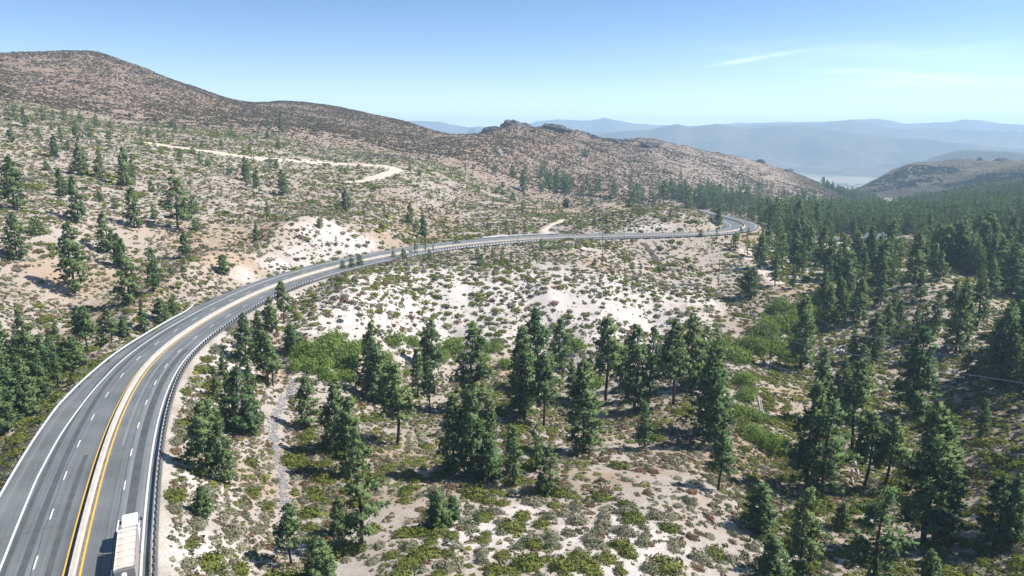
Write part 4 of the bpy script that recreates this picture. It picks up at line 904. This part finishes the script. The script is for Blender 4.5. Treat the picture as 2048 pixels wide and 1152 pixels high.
def guard_rail(off, s0, s1, side, label, spacing=1.905, flare=False):
    rt_ = empty('guard_rail', at_s((s0 + s1) / 2, off, 0)); org = np.array(rt_.location)
    prof = [(-.03, .42), (.05, .50), (.05, .58), (-.02, .65), (.05, .72), (.05, .80), (-.03, .88), (-.09, .88), (-.03, .80), (-.03, .72), (-.10, .65), (-.03, .58), (-.03, .50), (-.09, .42)]
    k = len(prof); n_ = int((s1 - s0) / 1.9) + 1; V = []
    for i in range(n_):
        s_ = lerp(s0, s1, i / (n_ - 1)); ex = -(LRAIL(s_) + 11.7) if side < 0 else 0
        if flare and s1 - s_ < 14: ex += ((14 - (s1 - s_)) / 14) ** 2 * 2.6
        for (o_, z_) in prof: V.append(at_s(s_, off + side * ex - side * o_, z_) - org)
    F = [(r * k + c, r * k + (c + 1) % k, (r + 1) * k + (c + 1) % k, (r + 1) * k + c) for r in range(n_ - 1) for c in range(k)] + [tuple(range(k)), tuple((n_ - 1) * k + c for c in range(k - 1, -1, -1))]
    me = bpy.data.meshes.new('rail'); me.from_pydata([tuple(v_) for v_ in V], [], F); me.update(); link('rail', me, M['steel'] if side < 0 else M['steel_dark'], rt_)
    ps = []; s_ = s0 + .5
    while s_ < s1: ps.append(s_); s_ += spacing
    mb = MB(); mb.box((0, 0, .32), (.18, .22, 1.2), .012); mb.box((-.16, 0, .69), (.15, .15, .36), .01); pm = mb.mesh('post'); pm.materials.append(M['post'])
    extra = MB()
    for j, s_ in enumerate(ps):
        ex = -(LRAIL(s_) + 11.7) if side < 0 else 0
        if flare and s1 - s_ < 14: ex += ((14 - (s1 - s_)) / 14) ** 2 * 2.6
        a_ = at_s(s_, off + side * (.28 + ex), 0); i_ = int(np.interp(s_, RS, np.arange(NRC))); th = math.atan2(RN[i_, 1] * side, RN[i_, 0] * side)
        if j < 100:
            o = bpy.data.objects.new('post', pm); COL.objects.link(o); o.parent = rt_; o.location = a_ - org; o.rotation_euler = (0, 0, th)
        else: extra.box(tuple(a_ - org + np.array([0, 0, .3])), (.17, .22, 1.16), .012, rz=th); q = a_ - org + np.array([math.cos(th), math.sin(th), 0]) * -.16; extra.box((q[0], q[1], q[2] + .69), (.15, .15, .36), .01, rz=th)
    if extra.v: tag(extra.build('post', M['post'], rt_), kind='stuff')
    tag(rt_, label, 'guard rail', 'guard rails along the highway'); return rt_
def s_at(px, py):
    p = hit(px, py); D_, o_, i_ = road_dist(np.array([p[0]]), np.array([p[1]])); return RS[i_[0]]
sA = s_at(395, 612); sB = s_at(690, 552); sC = s_at(880, 500); sD = s_at(1500, 466)
guard_rail(7.95, 6, sB - 6, 1, 'steel guard rail on dark posts along the inside of the near bend')
guard_rail(7.95, sC - 25, sD, 1, 'far guard rail on dark posts below the straight beyond the sand knoll')
guard_rail(-11.7, 6, sA, -1, 'pale guard rail along the left outer edge ending in a flare', flare=True)
guard_rail(-11.7, s_at(960, 478), s_at(1110, 470), -1, 'short guard rail on the uphill side beside the sandy track')

# ------------------------------------------------------------------ vehicles
M['paint_w'] = mat('white_paint', (.78, .79, .80), rough=.35, spec=.5, noise=(1.5, .25, (.66, .66, .66)))
M['tarp'] = mat('tan_tarp', (.66, .58, .50), noise=(.9, 1, (.56, .48, .41)), bump=.4)
M['glass'] = mat('dark_glass', (.02, .025, .03), rough=.08, spec=.6); M['rubber'] = mat('tyre_rubber', (.02, .02, .02)); M['chrome'] = mat('wheel_metal', (.5, .5, .5), rough=.3, metal=.9)
M['chassis'] = mat('chassis_black', (.03, .03, .03)); M['lamp_r'] = mat('red_lens', (.35, .02, .02), rough=.3)
M['dark_paint'] = mat('dark_grey_paint', (.05, .055, .06), rough=.3, spec=.5); M['silver'] = mat('silver_paint', (.45, .47, .5), rough=.3, spec=.5, metal=.3); M['red_paint'] = mat('dull_red_paint', (.22, .05, .04), rough=.5)
def wheel(parent, x, y, r, wd, side):
    mb = MB(); mb.tube([(x - wd / 2, y, r), (x - wd * .42, y, r), (x + wd * .42, y, r), (x + wd / 2, y, r)], [r * .9, r, r, r * .9], 18); w_ = mb.build('wheel', M['rubber'], parent)
    mb = MB(); mb.tube([(x + side * wd * .5, y, r), (x + side * wd * .56, y, r)], [r * .56, r * .4], 14); mb.build('rim', M['chrome'], w_)
d = ray(250, 1087); pt = d * (-46.0 / d[2]); _, _, it = road_dist(np.array([pt[0]]), np.array([pt[1]])); it = it[0]
th = math.atan2(RT[it, 1], RT[it, 0]) - math.pi / 2; base = RC[it] + RN[it] * 5.5
along = (pt[:2] - RC[it, :2]) @ RT[it, :2]; base = base + RT[it] * along + np.array([0, 0, 5.5 * BANK[it] + .004])
tk = empty('cargo_truck', base, th); tk.scale = (.88, .92, .88); tk.location = tk.location + Vector(RN[it]) * .15 + Vector(RT[it]) * .3; tag(tk, 'white cab truck hauling a long tan covered box on the highway', 'truck')
mb = MB(); mb.box((0, 0, 2.42), (2.42, 9.6, 2.5), .05); bx_ = mb.build('cargo_box', mat('box_side', (.40, .36, .33), noise=(.7, .6, (.33, .29, .27))), tk)
mb = MB(); nx_, ny_ = 8, 30; V = []; F = []
for j in range(ny_ + 1):
    for i in range(nx_ + 1):
        x_ = (i / nx_ - .5) * 2.38; y_ = (j / ny_ - .5) * 9.56
        V.append((x_, y_, 3.72 + .16 * (1 - (x_ / 1.28) ** 2) - .05 * abs(math.sin(j * math.pi / 5)) + .025 * math.sin(i * 3.1 + j * 1.7)))
for j in range(ny_):
    for i in range(nx_): k = j * (nx_ + 1) + i; F.append((k, k + 1, k + nx_ + 2, k + nx_ + 1))
n_ = len(V); bnd = [j * (nx_ + 1) for j in range(ny_ + 1)] + [ny_ * (nx_ + 1) + i for i in range(1, nx_ + 1)] + [(ny_ - j) * (nx_ + 1) + nx_ for j in range(1, ny_ + 1)] + [nx_ - i for i in range(1, nx_)]
V += [(V[b_][0] * 1.02, V[b_][1] * 1.005, 3.45) for b_ in bnd]
for q in range(len(bnd)): a_, b_ = q, (q + 1) % len(bnd); F.append((bnd[a_], n_ + a_, n_ + b_, bnd[b_]))
mb.add(V, F); mb.build('tarp', M['tarp'], tk, True)
mb = MB()
for j in range(6): mb.box((0, -4.0 + j * 1.6, 3.86), (2.4, .05, .06))
mb.build('tarp_ribs', mat('tarp_rib', (.58, .50, .42)), tk)
mb = MB(); mb.box((0, 2.2, .95), (.95, 15.2, .26), .03); mb.box((0, -4.75, .75), (2.4, .12, .2), .03); mb.build('chassis', M['chassis'], tk)
mb = MB(); mb.box((.1, 7.2, 2.3), (2.15, 3.6, 2.8), .12, taper=(.93, .96)); mb.box((.1, 9.9, 1.55), (1.9, 2.0, 1.25), .16, taper=(.88, .9)); cb = mb.build('cab', M['paint_w'], tk)
mb = MB(); mb.box((.1, 6.6, 3.9), (1.95, 2.2, .5), .14, taper=(.88, .55), shift=(0, -.25)); mb.build('roof_fairing', M['paint_w'], cb)
mb = MB(); mb.add([(-.85, 9.01, 2.35), (1.05, 9.01, 2.35), (1.0, 8.97, 3.35), (-.8, 8.97, 3.35), (-.85, 8.95, 2.35), (1.05, 8.95, 2.35), (1.0, 8.9, 3.35), (-.8, 8.9, 3.35)], [(0, 1, 2, 3), (7, 6, 5, 4), (0, 4, 5, 1), (1, 5, 6, 2), (2, 6, 7, 3), (3, 7, 4, 0)]); mb.build('windshield', M['glass'], cb)
for s_ in (-1, 1):
    mb = MB(); mb.box((.1 + s_ * 1.06, 8.2, 2.85), (.03, 1.0, .62), .01); mb.build('side_window', M['glass'], cb)
    mb = MB(); mb.box((.1 + s_ * 1.32, 8.8, 2.6), (.22, .1, .55), .03); mb.tube([(.1 + s_ * 1.02, 8.75, 2.6), (.1 + s_ * 1.3, 8.8, 2.6)], .025, 6); mb.build('mirror', M['chassis'], cb)
    mb = MB(); mb.tube([(s_ * 1.1, 5.2, 1.0), (s_ * 1.1, 5.2, 3.85)], .075, 10); mb.build('exhaust_stack', M['chrome'], tk)
    mb = MB(); mb.tube([(s_ * 1.05, 5.9, .85), (s_ * 1.05, 7.3, .85)], .32, 14); mb.build('fuel_tank', M['chrome'], tk)
    mb = MB(); mb.box((s_ * 1.05, -4.84, 1.05), (.28, .05, .14), .01); mb.build('tail_light', M['lamp_r'], tk)
    for y_, n2 in ((9.8, 1), (5.55, 2), (4.4, 2), (-2.4, 2), (-3.6, 2)):
        for q in range(n2): wheel(tk, s_ * (1.03 - q * .33), y_, .5, .28, s_)
for k_, (y_, r_) in enumerate(((-5.0, .3), (-5.55, .24))):
    pass
mb = MB(); mb.box((0, -4.83, 2.4), (2.3, .05, 2.3), .01); dr = mb.build('rear_door', mat('door_grey', (.20, .19, .19)), tk)
mb = MB(); mb.tube([(.15, -4.88, 1.4), (.15, -4.88, 3.4)], .03, 6); mb.build('latch_bar', M['chrome'], dr)
mb = MB(); mb.tube([(-.1, -5.05, 2.75), (-.1, -5.05, 3.0), (-.1, -5.05, 3.2), (-.1, -5.05, 3.3)], [.28, .36, .30, .08], 14); mb.box((-.1, -4.93, 2.95), (.1, .2, .1)); mb.build('white_drum', M['paint_w'], tk, True)
def car(px, py, lane, paint, label, s=1.0):
    p = hit(px, py); _, _, i_ = road_dist(np.array([p[0]]), np.array([p[1]])); i_ = i_[0]
    e_ = empty('car', road_pt(i_, lane, .004), math.atan2(RT[i_, 1], RT[i_, 0]) - math.pi / 2 + (math.pi if lane < 0 else 0)); tag(e_, label, 'car')
    car_parts(e_, paint, s)
def car_parts(e_, paint, s=1.0):
    e_.scale = (s, s, s)
    mb = MB(); mb.box((0, 0, .62), (1.82, 4.6, .62), .12, taper=(.95, .97)); mb.box((0, -.3, 1.2), (1.62, 2.7, .56), .12, taper=(.82, .72)); b_ = mb.build('body', paint, e_)
    mb = MB(); mb.box((0, .98, 1.2), (1.36, .06, .36), .01); mb.build('windshield', M['glass'], b_)
    mb = MB(); mb.box((0, -1.58, 1.2), (1.36, .06, .34), .01); mb.build('rear_window', M['glass'], b_)
    for x_ in (-1, 1):
        mb = MB(); mb.box((x_ * .775, -.3, 1.18), (.05, 1.9, .3), .01); mb.build('side_window', M['glass'], b_)
        mb = MB(); mb.box((x_ * .65, 2.27, .72), (.36, .08, .15), .02); mb.build('headlight', M['paint_w'], b_)
        mb = MB(); mb.box((x_ * .68, -2.27, .75), (.32, .08, .15), .02); mb.build('tail_light', M['lamp_r'], b_)
        for y_ in (-1.4, 1.42): wheel(e_, x_ * .82, y_, .34, .22, x_)
car(902, 487, -3.0, M['dark_paint'], 'small dark car in the far lane where the highway passes the knoll')
car(1149, 471.5, -3.0, M['silver'], 'small silver car on the far straight of the highway')

# ------------------------------------------------------------------ utility poles and wires, masts, signs
M['pole'] = mat('tarred_pole', (.075, .05, .038), noise=(1.5, 1, (.11, .08, .06))); M['wire'] = mat('aluminium_wire', (.55, .56, .58), rough=.4, metal=.5); M['ceramic'] = mat('insulator_grey', (.55, .56, .56), rough=.3)
def pole(bx_, by_, ty_, label, arms=1, rz=.6, insul=True, rad=.17):
    p = hit(bx_, by_); v = (576 - ty_) / FPX; h = p[1] * (v * cp_ - sp_) / (cp_ + v * sp_) - p[2]
    e_ = empty('utility_pole', p, rz); mb = MB(); mb.tube([(0, 0, -.4), (0, 0, h * .5), (0, 0, h)], [rad, rad * .85, rad * .68], 10); mb.build('pole', M['pole'], e_, True)
    pins = []
    for a_ in range(arms):
        z_ = h - .35 - a_ * 1.3; mb = MB(); mb.box((0, rad, z_), (2.6, .12, .14), .01); mb.tube([(-.85, rad, z_ - .05), (0, rad * .9, z_ - .8), (.85, rad, z_ - .05)], .025, 5); ar = mb.build('crossarm', M['pole'] if a_ else mat('grey_crossarm', (.33, .31, .30)), e_)
        for x_ in (-1.15, -.45, .45, 1.15)[:: (1 if a_ == 0 else 3)]:
            mb = MB(); mb.tube([(x_, rad, z_ + .07), (x_, rad, z_ + .16), (x_, rad, z_ + .24), (x_, rad, z_ + .27)], [.05, .08, .07, .03], 8); mb.build('insulator', M['ceramic'], ar, True)
            if a_ == 0 and abs(x_) != .45 or x_ == .45: pins.append(Vector((p[0] + x_ * math.cos(rz) - rad * math.sin(rz), p[1] + x_ * math.sin(rz) + rad * math.cos(rz), p[2] + z_ + .27)))
    tag(e_, label, 'utility pole', 'utility poles along the power line'); return pins, p, h
g1 = pole(1204, 529, 450, 'tallest utility pole rising in front of the highway straight', 2, -.5)
g2 = pole(1436, 576, 507, 'thin utility pole at the right end of the sand knoll', 1, -.75)
g3 = pole(1539, 735, 675, 'utility pole with a pale crossarm among the green willows', 1, -.85)
g4 = pole(1681, 745, 668, 'dark utility pole rising behind the young pines on the right', 1, -.6)
pole(957, 436, 405, 'short thin pole on the tan slope above the highway', 0); pole(1036, 494, 466, 'thin pole in front of the highway guard rail', 0); pole(1028, 455, 434, 'faint pole on the slope left of the sandy track', 0); pole(1096, 386, 338, 'bare tall pole beside the dark pines behind the near crest', 0); pole(1234, 501, 484, 'short pole on the embankment right of the tallest pole', 0)
def wire(a, b, sag, label, r=.022):
    a, b = Vector(a), Vector(b); n_ = 24; mb = MB(); mb.tube([a.lerp(b, i / n_) - Vector((0, 0, sag * 4 * (i / n_) * (1 - i / n_))) for i in range(n_ + 1)], r, 4, False)
    tag(mb.build('overhead_wire', M['wire']), label, 'wire', 'overhead wires of the power line')
SIDE = ['left', 'middle', 'right']
end3 = np.array([[150, 92, -44], [151.5, 90.5, -44], [153, 89, -44]]); end4 = np.array([[170, 120, -40], [171.5, 118.5, -40], [173, 117, -40]])
for k_ in range(3):
    wire(g2[0][k_], g3[0][k_], 3.0, f'{SIDE[k_]} pale wire from the knoll pole down to the willow pole')
    wire(g3[0][k_], end3[k_], 2.5, f'{SIDE[k_]} pale wire from the willow pole past the right foreground pines')
    wire(g2[0][k_] + Vector((6, 4, 2)), g4[0][k_], 3.0, f'{SIDE[k_]} pale wire from behind the knoll pole to the dark right pole')
    wire(g4[0][k_], end4[k_], 2.5, f'{SIDE[k_]} pale wire from the dark right pole to the right edge')
for px_, ty_, w_ in ((935, 268, 'leftmost'), (940, 260, 'second from left'), (944, 256, 'third from left'), (948, 257, 'rightmost')):
    p = hit(px_, 273.5); p = p if np.hypot(p[0], p[1]) < 1400 else np.array([*(np.array([math.sin(azt(px_, 274)[0]), math.cos(azt(px_, 274)[0])]) * 1000), gz(math.sin(azt(px_, 274)[0]) * 1000, math.cos(azt(px_, 274)[0]) * 1000)[0]])
    v = (576 - ty_) / FPX; h = max(6, p[1] * (v * cp_ - sp_) / (cp_ + v * sp_) - p[2]); e_ = empty('radio_mast', p); mb = MB()
    for q in range(3): mb.tube([(math.cos(q * 2.1) * .28, math.sin(q * 2.1) * .28, -.5), (math.cos(q * 2.1) * .2, math.sin(q * 2.1) * .2, h)], .07, 5)
    for z_ in np.arange(.5, h, 1.2):
        for q in range(3): mb.tube([(math.cos(q * 2.1) * .26, math.sin(q * 2.1) * .26, z_), (math.cos(q * 2.1 + 2.1) * .26, math.sin(q * 2.1 + 2.1) * .26, z_ + 1)], .04, 4, False)
    mb.build('lattice', M['chassis'], e_); mb = MB(); mb.box((0, 0, h + .4), (.12, .12, .9), .02); mb.build('antenna', M['chassis'], e_)
    tag(e_, f'thin grey mast in the ridge saddle, {w_} of the four', 'mast', 'masts in the ridge saddle')
p = hit(1112, 466.5); e_ = empty('road_sign', p, .2); mb = MB(); mb.box((0, 0, .9), (.09, .09, 2.2), .01); mb.build('post', M['post'], e_); mb = MB(); mb.box((0, -.07, 2.2), (1.1, .03, 1.3), .01); mb.build('sign_panel', M['paint_w'], e_); tag(e_, 'small white roadside sign where the sandy track meets the highway', 'sign')

# ------------------------------------------------------------------ rock-lined ditch, culvert lip, drain strip, logs
rk = np.random.default_rng(4); Vs = []; Fs = []; nv = 0
def stone(r_, s_):
    """a squarish stone: jittered cube corners, chamfered"""
    mb = MB(); mb.box((0, 0, 0), (1, 1, .7), .22); V = np.array(mb.v); V *= r_.uniform(.8, 1.2, (len(V), 1)); return V * s_, mb.f
Q = []; QF = []
for i in range(0, len(dq)):
    for _ in range(9):
        s_ = rk.uniform(.16, .42); V, f_ = stone(rk, s_); th_ = rk.random() * 6.28; c, s = math.cos(th_), math.sin(th_); ox, oy = dq[i, 0] + rk.normal() * .5, dq[i, 1] + rk.normal() * .5
        z_ = gz(ox, oy)[0] + .03 + .12 * abs(ox - dq[i, 0]); n_ = len(Q); Q += [(a_ * c - b_ * s + ox, a_ * s + b_ * c + oy, d_ + z_) for a_, b_, d_ in V]; QF += [tuple(k_ + n_ for k_ in g_) for g_ in f_]
me = bpy.data.meshes.new('ditch_stones'); me.from_pydata(Q, [], QF); me.update(); tag(link('ditch_stones', me, mat('grey_stone', (.33, .335, .34), noise=(1.6, 1, (.20, .205, .21)))), 'line of grey stones filling the narrow drainage ditch', 'stones', None, 'stuff')
def patch(pts, wdt, name, mt, lift):
    q = resample(np.array([hit(*p_) for p_ in pts]), .8); tq = np.gradient(q, axis=0); tq[:, 2] = 0; tq /= np.linalg.norm(tq, axis=1)[:, None]; nq = np.stack([tq[:, 1], -tq[:, 0], 0 * tq[:, 0]], 1); V = []; F = []
    for i in range(len(q)):
        for c in range(5): p_ = q[i] + nq[i] * ((c / 4 - .5) * wdt * (1 + .15 * math.sin(i * .7))); V.append((p_[0], p_[1], gz(p_[0], p_[1])[0] + (lift if 0 < c < 4 else -.08)))
    F = [(r * 5 + c, r * 5 + c + 1, r * 5 + 6 + c, r * 5 + 5 + c) for r in range(len(q) - 1) for c in range(4)]
    return tag(link(name, npmesh(name, np.array(V), np.array(F), True), mt), kind='structure')
M['drain'] = mat('dark_spillway', (.055, .05, .05), noise=(.6, 1, (.12, .105, .095)))
patch([(1288, 488), (1300, 502), (1312, 518), (1326, 536)], 4.5, 'drain_path', M['drain'], .2); patch([(1117, 484), (1122, 490), (1128, 497)], 3.5, 'drain_path', M['drain'], .2); patch([(470, 640), (462, 652), (455, 664)], 4.5, 'drain_path', M['drain'], .15)
patch([(583, 757), (600, 754), (622, 762)], 1.2, 'culvert_path', mat('culvert_concrete', (.55, .52, .48)), .3)
M['log'] = mat('bleached_log', (.40, .36, .32), noise=(2, 1, (.26, .22, .19))); M['logd'] = mat('dark_log', (.07, .055, .045), noise=(2, 1, (.13, .10, .08)))
for a_, b_, r_, mt, lab in [((1516,797),(1524,835),.28,'log','long bleached log at the left edge of the orange clearing'),((1521,800),(1529,842),.2,'log','thinner bleached log beside the long one at the orange clearing'),((1524,803),(1553,822),.32,'logd','dark log lying across the orange clearing'),((1512,748),(1541,744),.26,'log','pale log below the willow pole'),
                            ((1709,915),(1711,932),.3,'log','upper pale log behind the bare kinked pine'),((1706,940),(1708,956),.26,'log','middle pale log in the shade of the large pines'),((1704,957),(1707,972),.22,'log','lowest pale log on the shaded duff'),((1715,940),(1718,955),.24,'log','short pale log right of the other shaded logs'),((1703,885),(1716,889),.22,'logd','dark branch log at the foot of the curved pine')]:
    p, q = hit(*a_), hit(*b_); d_ = Vector(q - p); u_ = d_.normalized(); mb = MB(); pts = [Vector(p) + d_ * f_ + Vector((0, 0, r_ * .75)) for f_ in (0, .02, .35, .7, .98, 1)]
    for z_ in range(6): pts[z_].z = gz(pts[z_].x, pts[z_].y)[0] + r_ * .7
    mb.tube(pts, [r_ * .85, r_, r_ * .95, r_ * .85, r_ * .75, r_ * .6], 9); c_ = pts[3]; s_ = u_.cross(Vector((0, 0, 1))).normalized(); mb.tube([c_, c_ + s_ * r_ * 2.2 + Vector((0, 0, r_ * 1.4))], [r_ * .25, r_ * .1], 5)
    tag(mb.build('fallen_log', M[mt], None, True), lab, 'log', 'fallen logs')

# ------------------------------------------------------------------ rock outcrops on the ridges
M['rock'] = mat('granite_outcrop', (.16, .145, .135), noise=(.10, 1, (.09, .085, .085)), bump=.8)
def outcrop(px_, py_, wd, hh, label, Dg=None):
    if Dg:
        a_, _ = azt(px_, py_); p = np.array([Dg * math.sin(a_), Dg * math.cos(a_), 0]); p[2] = gz(p[0], p[1])[0]
    else: p = hit(px_, py_)
    _, _, dd = project(p); sx = wd / FPX * dd[0] / 2; sz = hh / FPX * dd[0] * 1.15
    na_, nb2 = 26, 12; V = []; F = []; sd = rk.random() * 50
    for j in range(nb2 + 1):
        for i in range(na_):
            t_ = i / na_ * 6.2832; f_ = j / nb2 * 1.45; r_ = math.cos(f_) ** .6; nz = float(fbm(np.array([math.cos(t_) * 1.6 + sd + j * .16]), np.array([math.sin(t_) * 1.6 + sd - j * .2]), 4, .6)[0])
            q = 1 + .45 * nz; V.append((r_ * math.cos(t_) * sx * q, r_ * math.sin(t_) * sx * .6 * q, sz * (math.sin(f_) * (1 + .35 * nz) - .12)))
    for j in range(nb2):
        for i in range(na_): F.append((j * na_ + i, j * na_ + (i + 1) % na_, (j + 1) * na_ + (i + 1) % na_, (j + 1) * na_ + i))
    F.append(tuple(nb2 * na_ + i for i in range(na_)))
    mb = MB(); mb.add([(a_ + p[0], b_ + p[1], c_ + p[2]) for a_, b_, c_ in V], F); o = mb.build('rock_outcrop', M['rock']); tag(o, label, 'rock', 'rock outcrops on the ridge')
for q in [(985,271,44,11,'flat dark rock outcrop just right of the ridge saddle',1050),(1024,258,50,16,'highest blocky rock outcrop crowning the rocky ridge',1100),(1050,259,26,8,'low rock shoulder right of the crowning outcrop',1110),(1102,256,54,8,'long low rock outcrop on the second hump of the ridge',1160),(1128,261,30,5,'small rocks sloping down right of the second hump',1170),(1187,274,16,6,'small knob of rock on the descending ridge',1180),(1228,286,22,7,'dark rock knob where the two ridges meet',1190),(1258,281,26,6,'grey rocks on the crest of the far ridge',1395),(1300,292,40,8,'broad grey rock patch below the far crest',None),(1435,306,16,6,'lone dark rock on the descending far ridge',1398),(1520,331,18,7,'dark rock on the lower far ridge',1398),(1576,348,24,6,'dark rock near the end of the far ridge',1398),(1960,320,12,6,'small dark crag on the right hill skyline',1980),(2005,321,34,7,'dark crag at the right end of the right hill',1960)]:
    outcrop(*q)

# ------------------------------------------------------------------ houses and vehicles in the wood, town in the valley
def house(px_, py_, rz, L_, W_, H_, roofm, wallm, label):
    p = hit(px_, py_); e_ = empty('house', p + np.array([0, 0, -.3]), rz); tag(e_, label, 'house', 'houses in the canyon wood')
    mb = MB(); mb.box((0, 0, H_ / 2), (L_, W_, H_)); mb.add([(-L_ / 2, -W_ / 2, H_), (-L_ / 2, W_ / 2, H_), (-L_ / 2, 0, H_ + W_ * .36), (L_ / 2, -W_ / 2, H_), (L_ / 2, W_ / 2, H_), (L_ / 2, 0, H_ + W_ * .36)], [(0, 2, 1), (3, 4, 5)]); wl = mb.build('wall', wallm, e_)
    ov = .5; mb = MB()
    for s_ in (-1, 1):
        a_ = (W_ / 2 + ov); z0 = H_ - ov * .72 + .05; z1 = H_ + W_ * .36 + .06
        V = [(-L_ / 2 - ov, s_ * a_, z0), (L_ / 2 + ov, s_ * a_, z0), (L_ / 2 + ov, s_ * .002, z1), (-L_ / 2 - ov, s_ * .002, z1)]; V += [(x_, y_, z_ + .16) for x_, y_, z_ in V]
        mb.add(V, [(0, 1, 2, 3), (7, 6, 5, 4), (0, 4, 5, 1), (1, 5, 6, 2), (2, 6, 7, 3), (3, 7, 4, 0)])
    rf = mb.build('roof', roofm, e_); mb = MB(); mb.box((L_ * .2, W_ * .12, H_ + W_ * .36 + .3), (.8, .8, 1.4), .03); mb.build('chimney', M['concrete'], rf)
    for x_ in (-L_ * .32, L_ * .12, L_ * .36):
        for s_ in (-1, 1): mb = MB(); mb.box((x_, s_ * (W_ / 2 + .02), H_ * .55), (1.4, .06, 1.2), .02); mb.build('window', M['glass'], wl)
    mb = MB(); mb.box((-L_ * .1, -W_ / 2 - .03, 1.05), (1.0, .07, 2.1), .02); mb.build('door', M['logd'], wl)
RG = mat('grey_shingle', (.30, .31, .33), noise=(1.5, .8, (.22, .23, .25))); WLL = mat('cream_siding', (.52, .48, .42), noise=(1.2, .4, (.42, .39, .34)))
house(1754, 486, -.9, 13, 9, 3.2, RG, WLL, 'grey gable roofed house among pines on the canyon floor')
house(1935, 486, .35, 20, 9, 3.0, mat('pale_roof', (.42, .41, .39), noise=(1.0, .7, (.34, .32, .30))), WLL, 'long low house with pale roof on the right of the wood')
house(2040, 438, .2, 10, 7, 2.6, mat('green_metal_roof', (.16, .38, .33), noise=(1.0, .5, (.13, .30, .27))), WLL, 'house with a green roof at the right edge of the wood')
house(1574, 486, .1, 7, 4.5, 2.0, mat('red_roof', (.28, .10, .085), noise=(1, .6, (.2, .08, .07))), WLL, 'small red roofed shed in the sandy clearing')
for px_, py_, rz, pm_, s_, lab in [(1637,476,1.4,M['paint_w'],1.15,'white vehicle parked left of the sandy clearing'),(1669,481,1.3,M['paint_w'],1,'left of two white cars parked above the clearing'),(1681,481,1.5,M['silver'],1,'right of two pale cars parked above the clearing'),(1986,570,1.2,M['paint_w'],1.1,'left white vehicle under the pines at right'),(2000,571,1.5,M['paint_w'],1,'right white vehicle under the pines at right'),(1683,706,.4,M['paint_w'],.8,'pale vehicle half hidden beside the dark right pole')]:
    e_ = empty('car', hit(px_, py_), rz); tag(e_, lab, 'car', 'vehicles parked in the wood'); car_parts(e_, pm_, s_)
tw = MB()
for _ in range(240):
    a_ = rk.uniform(azt(1610, 360)[0], azt(1760, 360)[0]); r_ = rk.uniform(3650, 4150); x_, y_ = r_ * math.sin(a_), r_ * math.cos(a_); z_ = gz(x_, y_)[0]; s_ = rk.uniform(6, 16)
    tw.box((x_, y_, z_ + 2), (s_, s_ * .7, 4), 0, rz=rk.random() * 3); tw.add([(x_ - s_ * .4, y_, z_ + 6), (x_ - s_ * .5, y_ - s_ * .35, z_ + 4.01), (x_ + s_ * .5, y_ - s_ * .35, z_ + 4.01), (x_ + s_ * .4, y_, z_ + 6), (x_ + s_ * .5, y_ + s_ * .35, z_ + 4.01), (x_ - s_ * .5, y_ + s_ * .35, z_ + 4.01)], [(0, 1, 2, 3), (3, 4, 5, 0), (0, 5, 1), (3, 2, 4)])
tag(tw.build('distant_town', mat('town_roofs', (.45, .44, .43), noise=(.02, 1, (.30, .29, .28)))), 'tiny pale roofs of a town on the far valley floor', 'town', None, 'stuff')
# ------------------------------------------------------------------ the air
hz = MB(); hz.box((0, 5200, -15), (19000, 10900, 492))
m = bpy.data.materials.new('haze_air'); m.use_nodes = True; t = m.node_tree; t.nodes.clear()
o = t.nodes.new('ShaderNodeOutputMaterial'); v = t.nodes.new('ShaderNodeVolumePrincipled'); v.inputs['Color'].default_value = (.55, .78, 1, 1); v.inputs['Anisotropy'].default_value = .2; v.inputs['Density'].default_value = 1 / 6300
t.links.new(v.outputs[0], o.inputs['Volume'])
tag(hz.build('haze', m), kind='stuff')
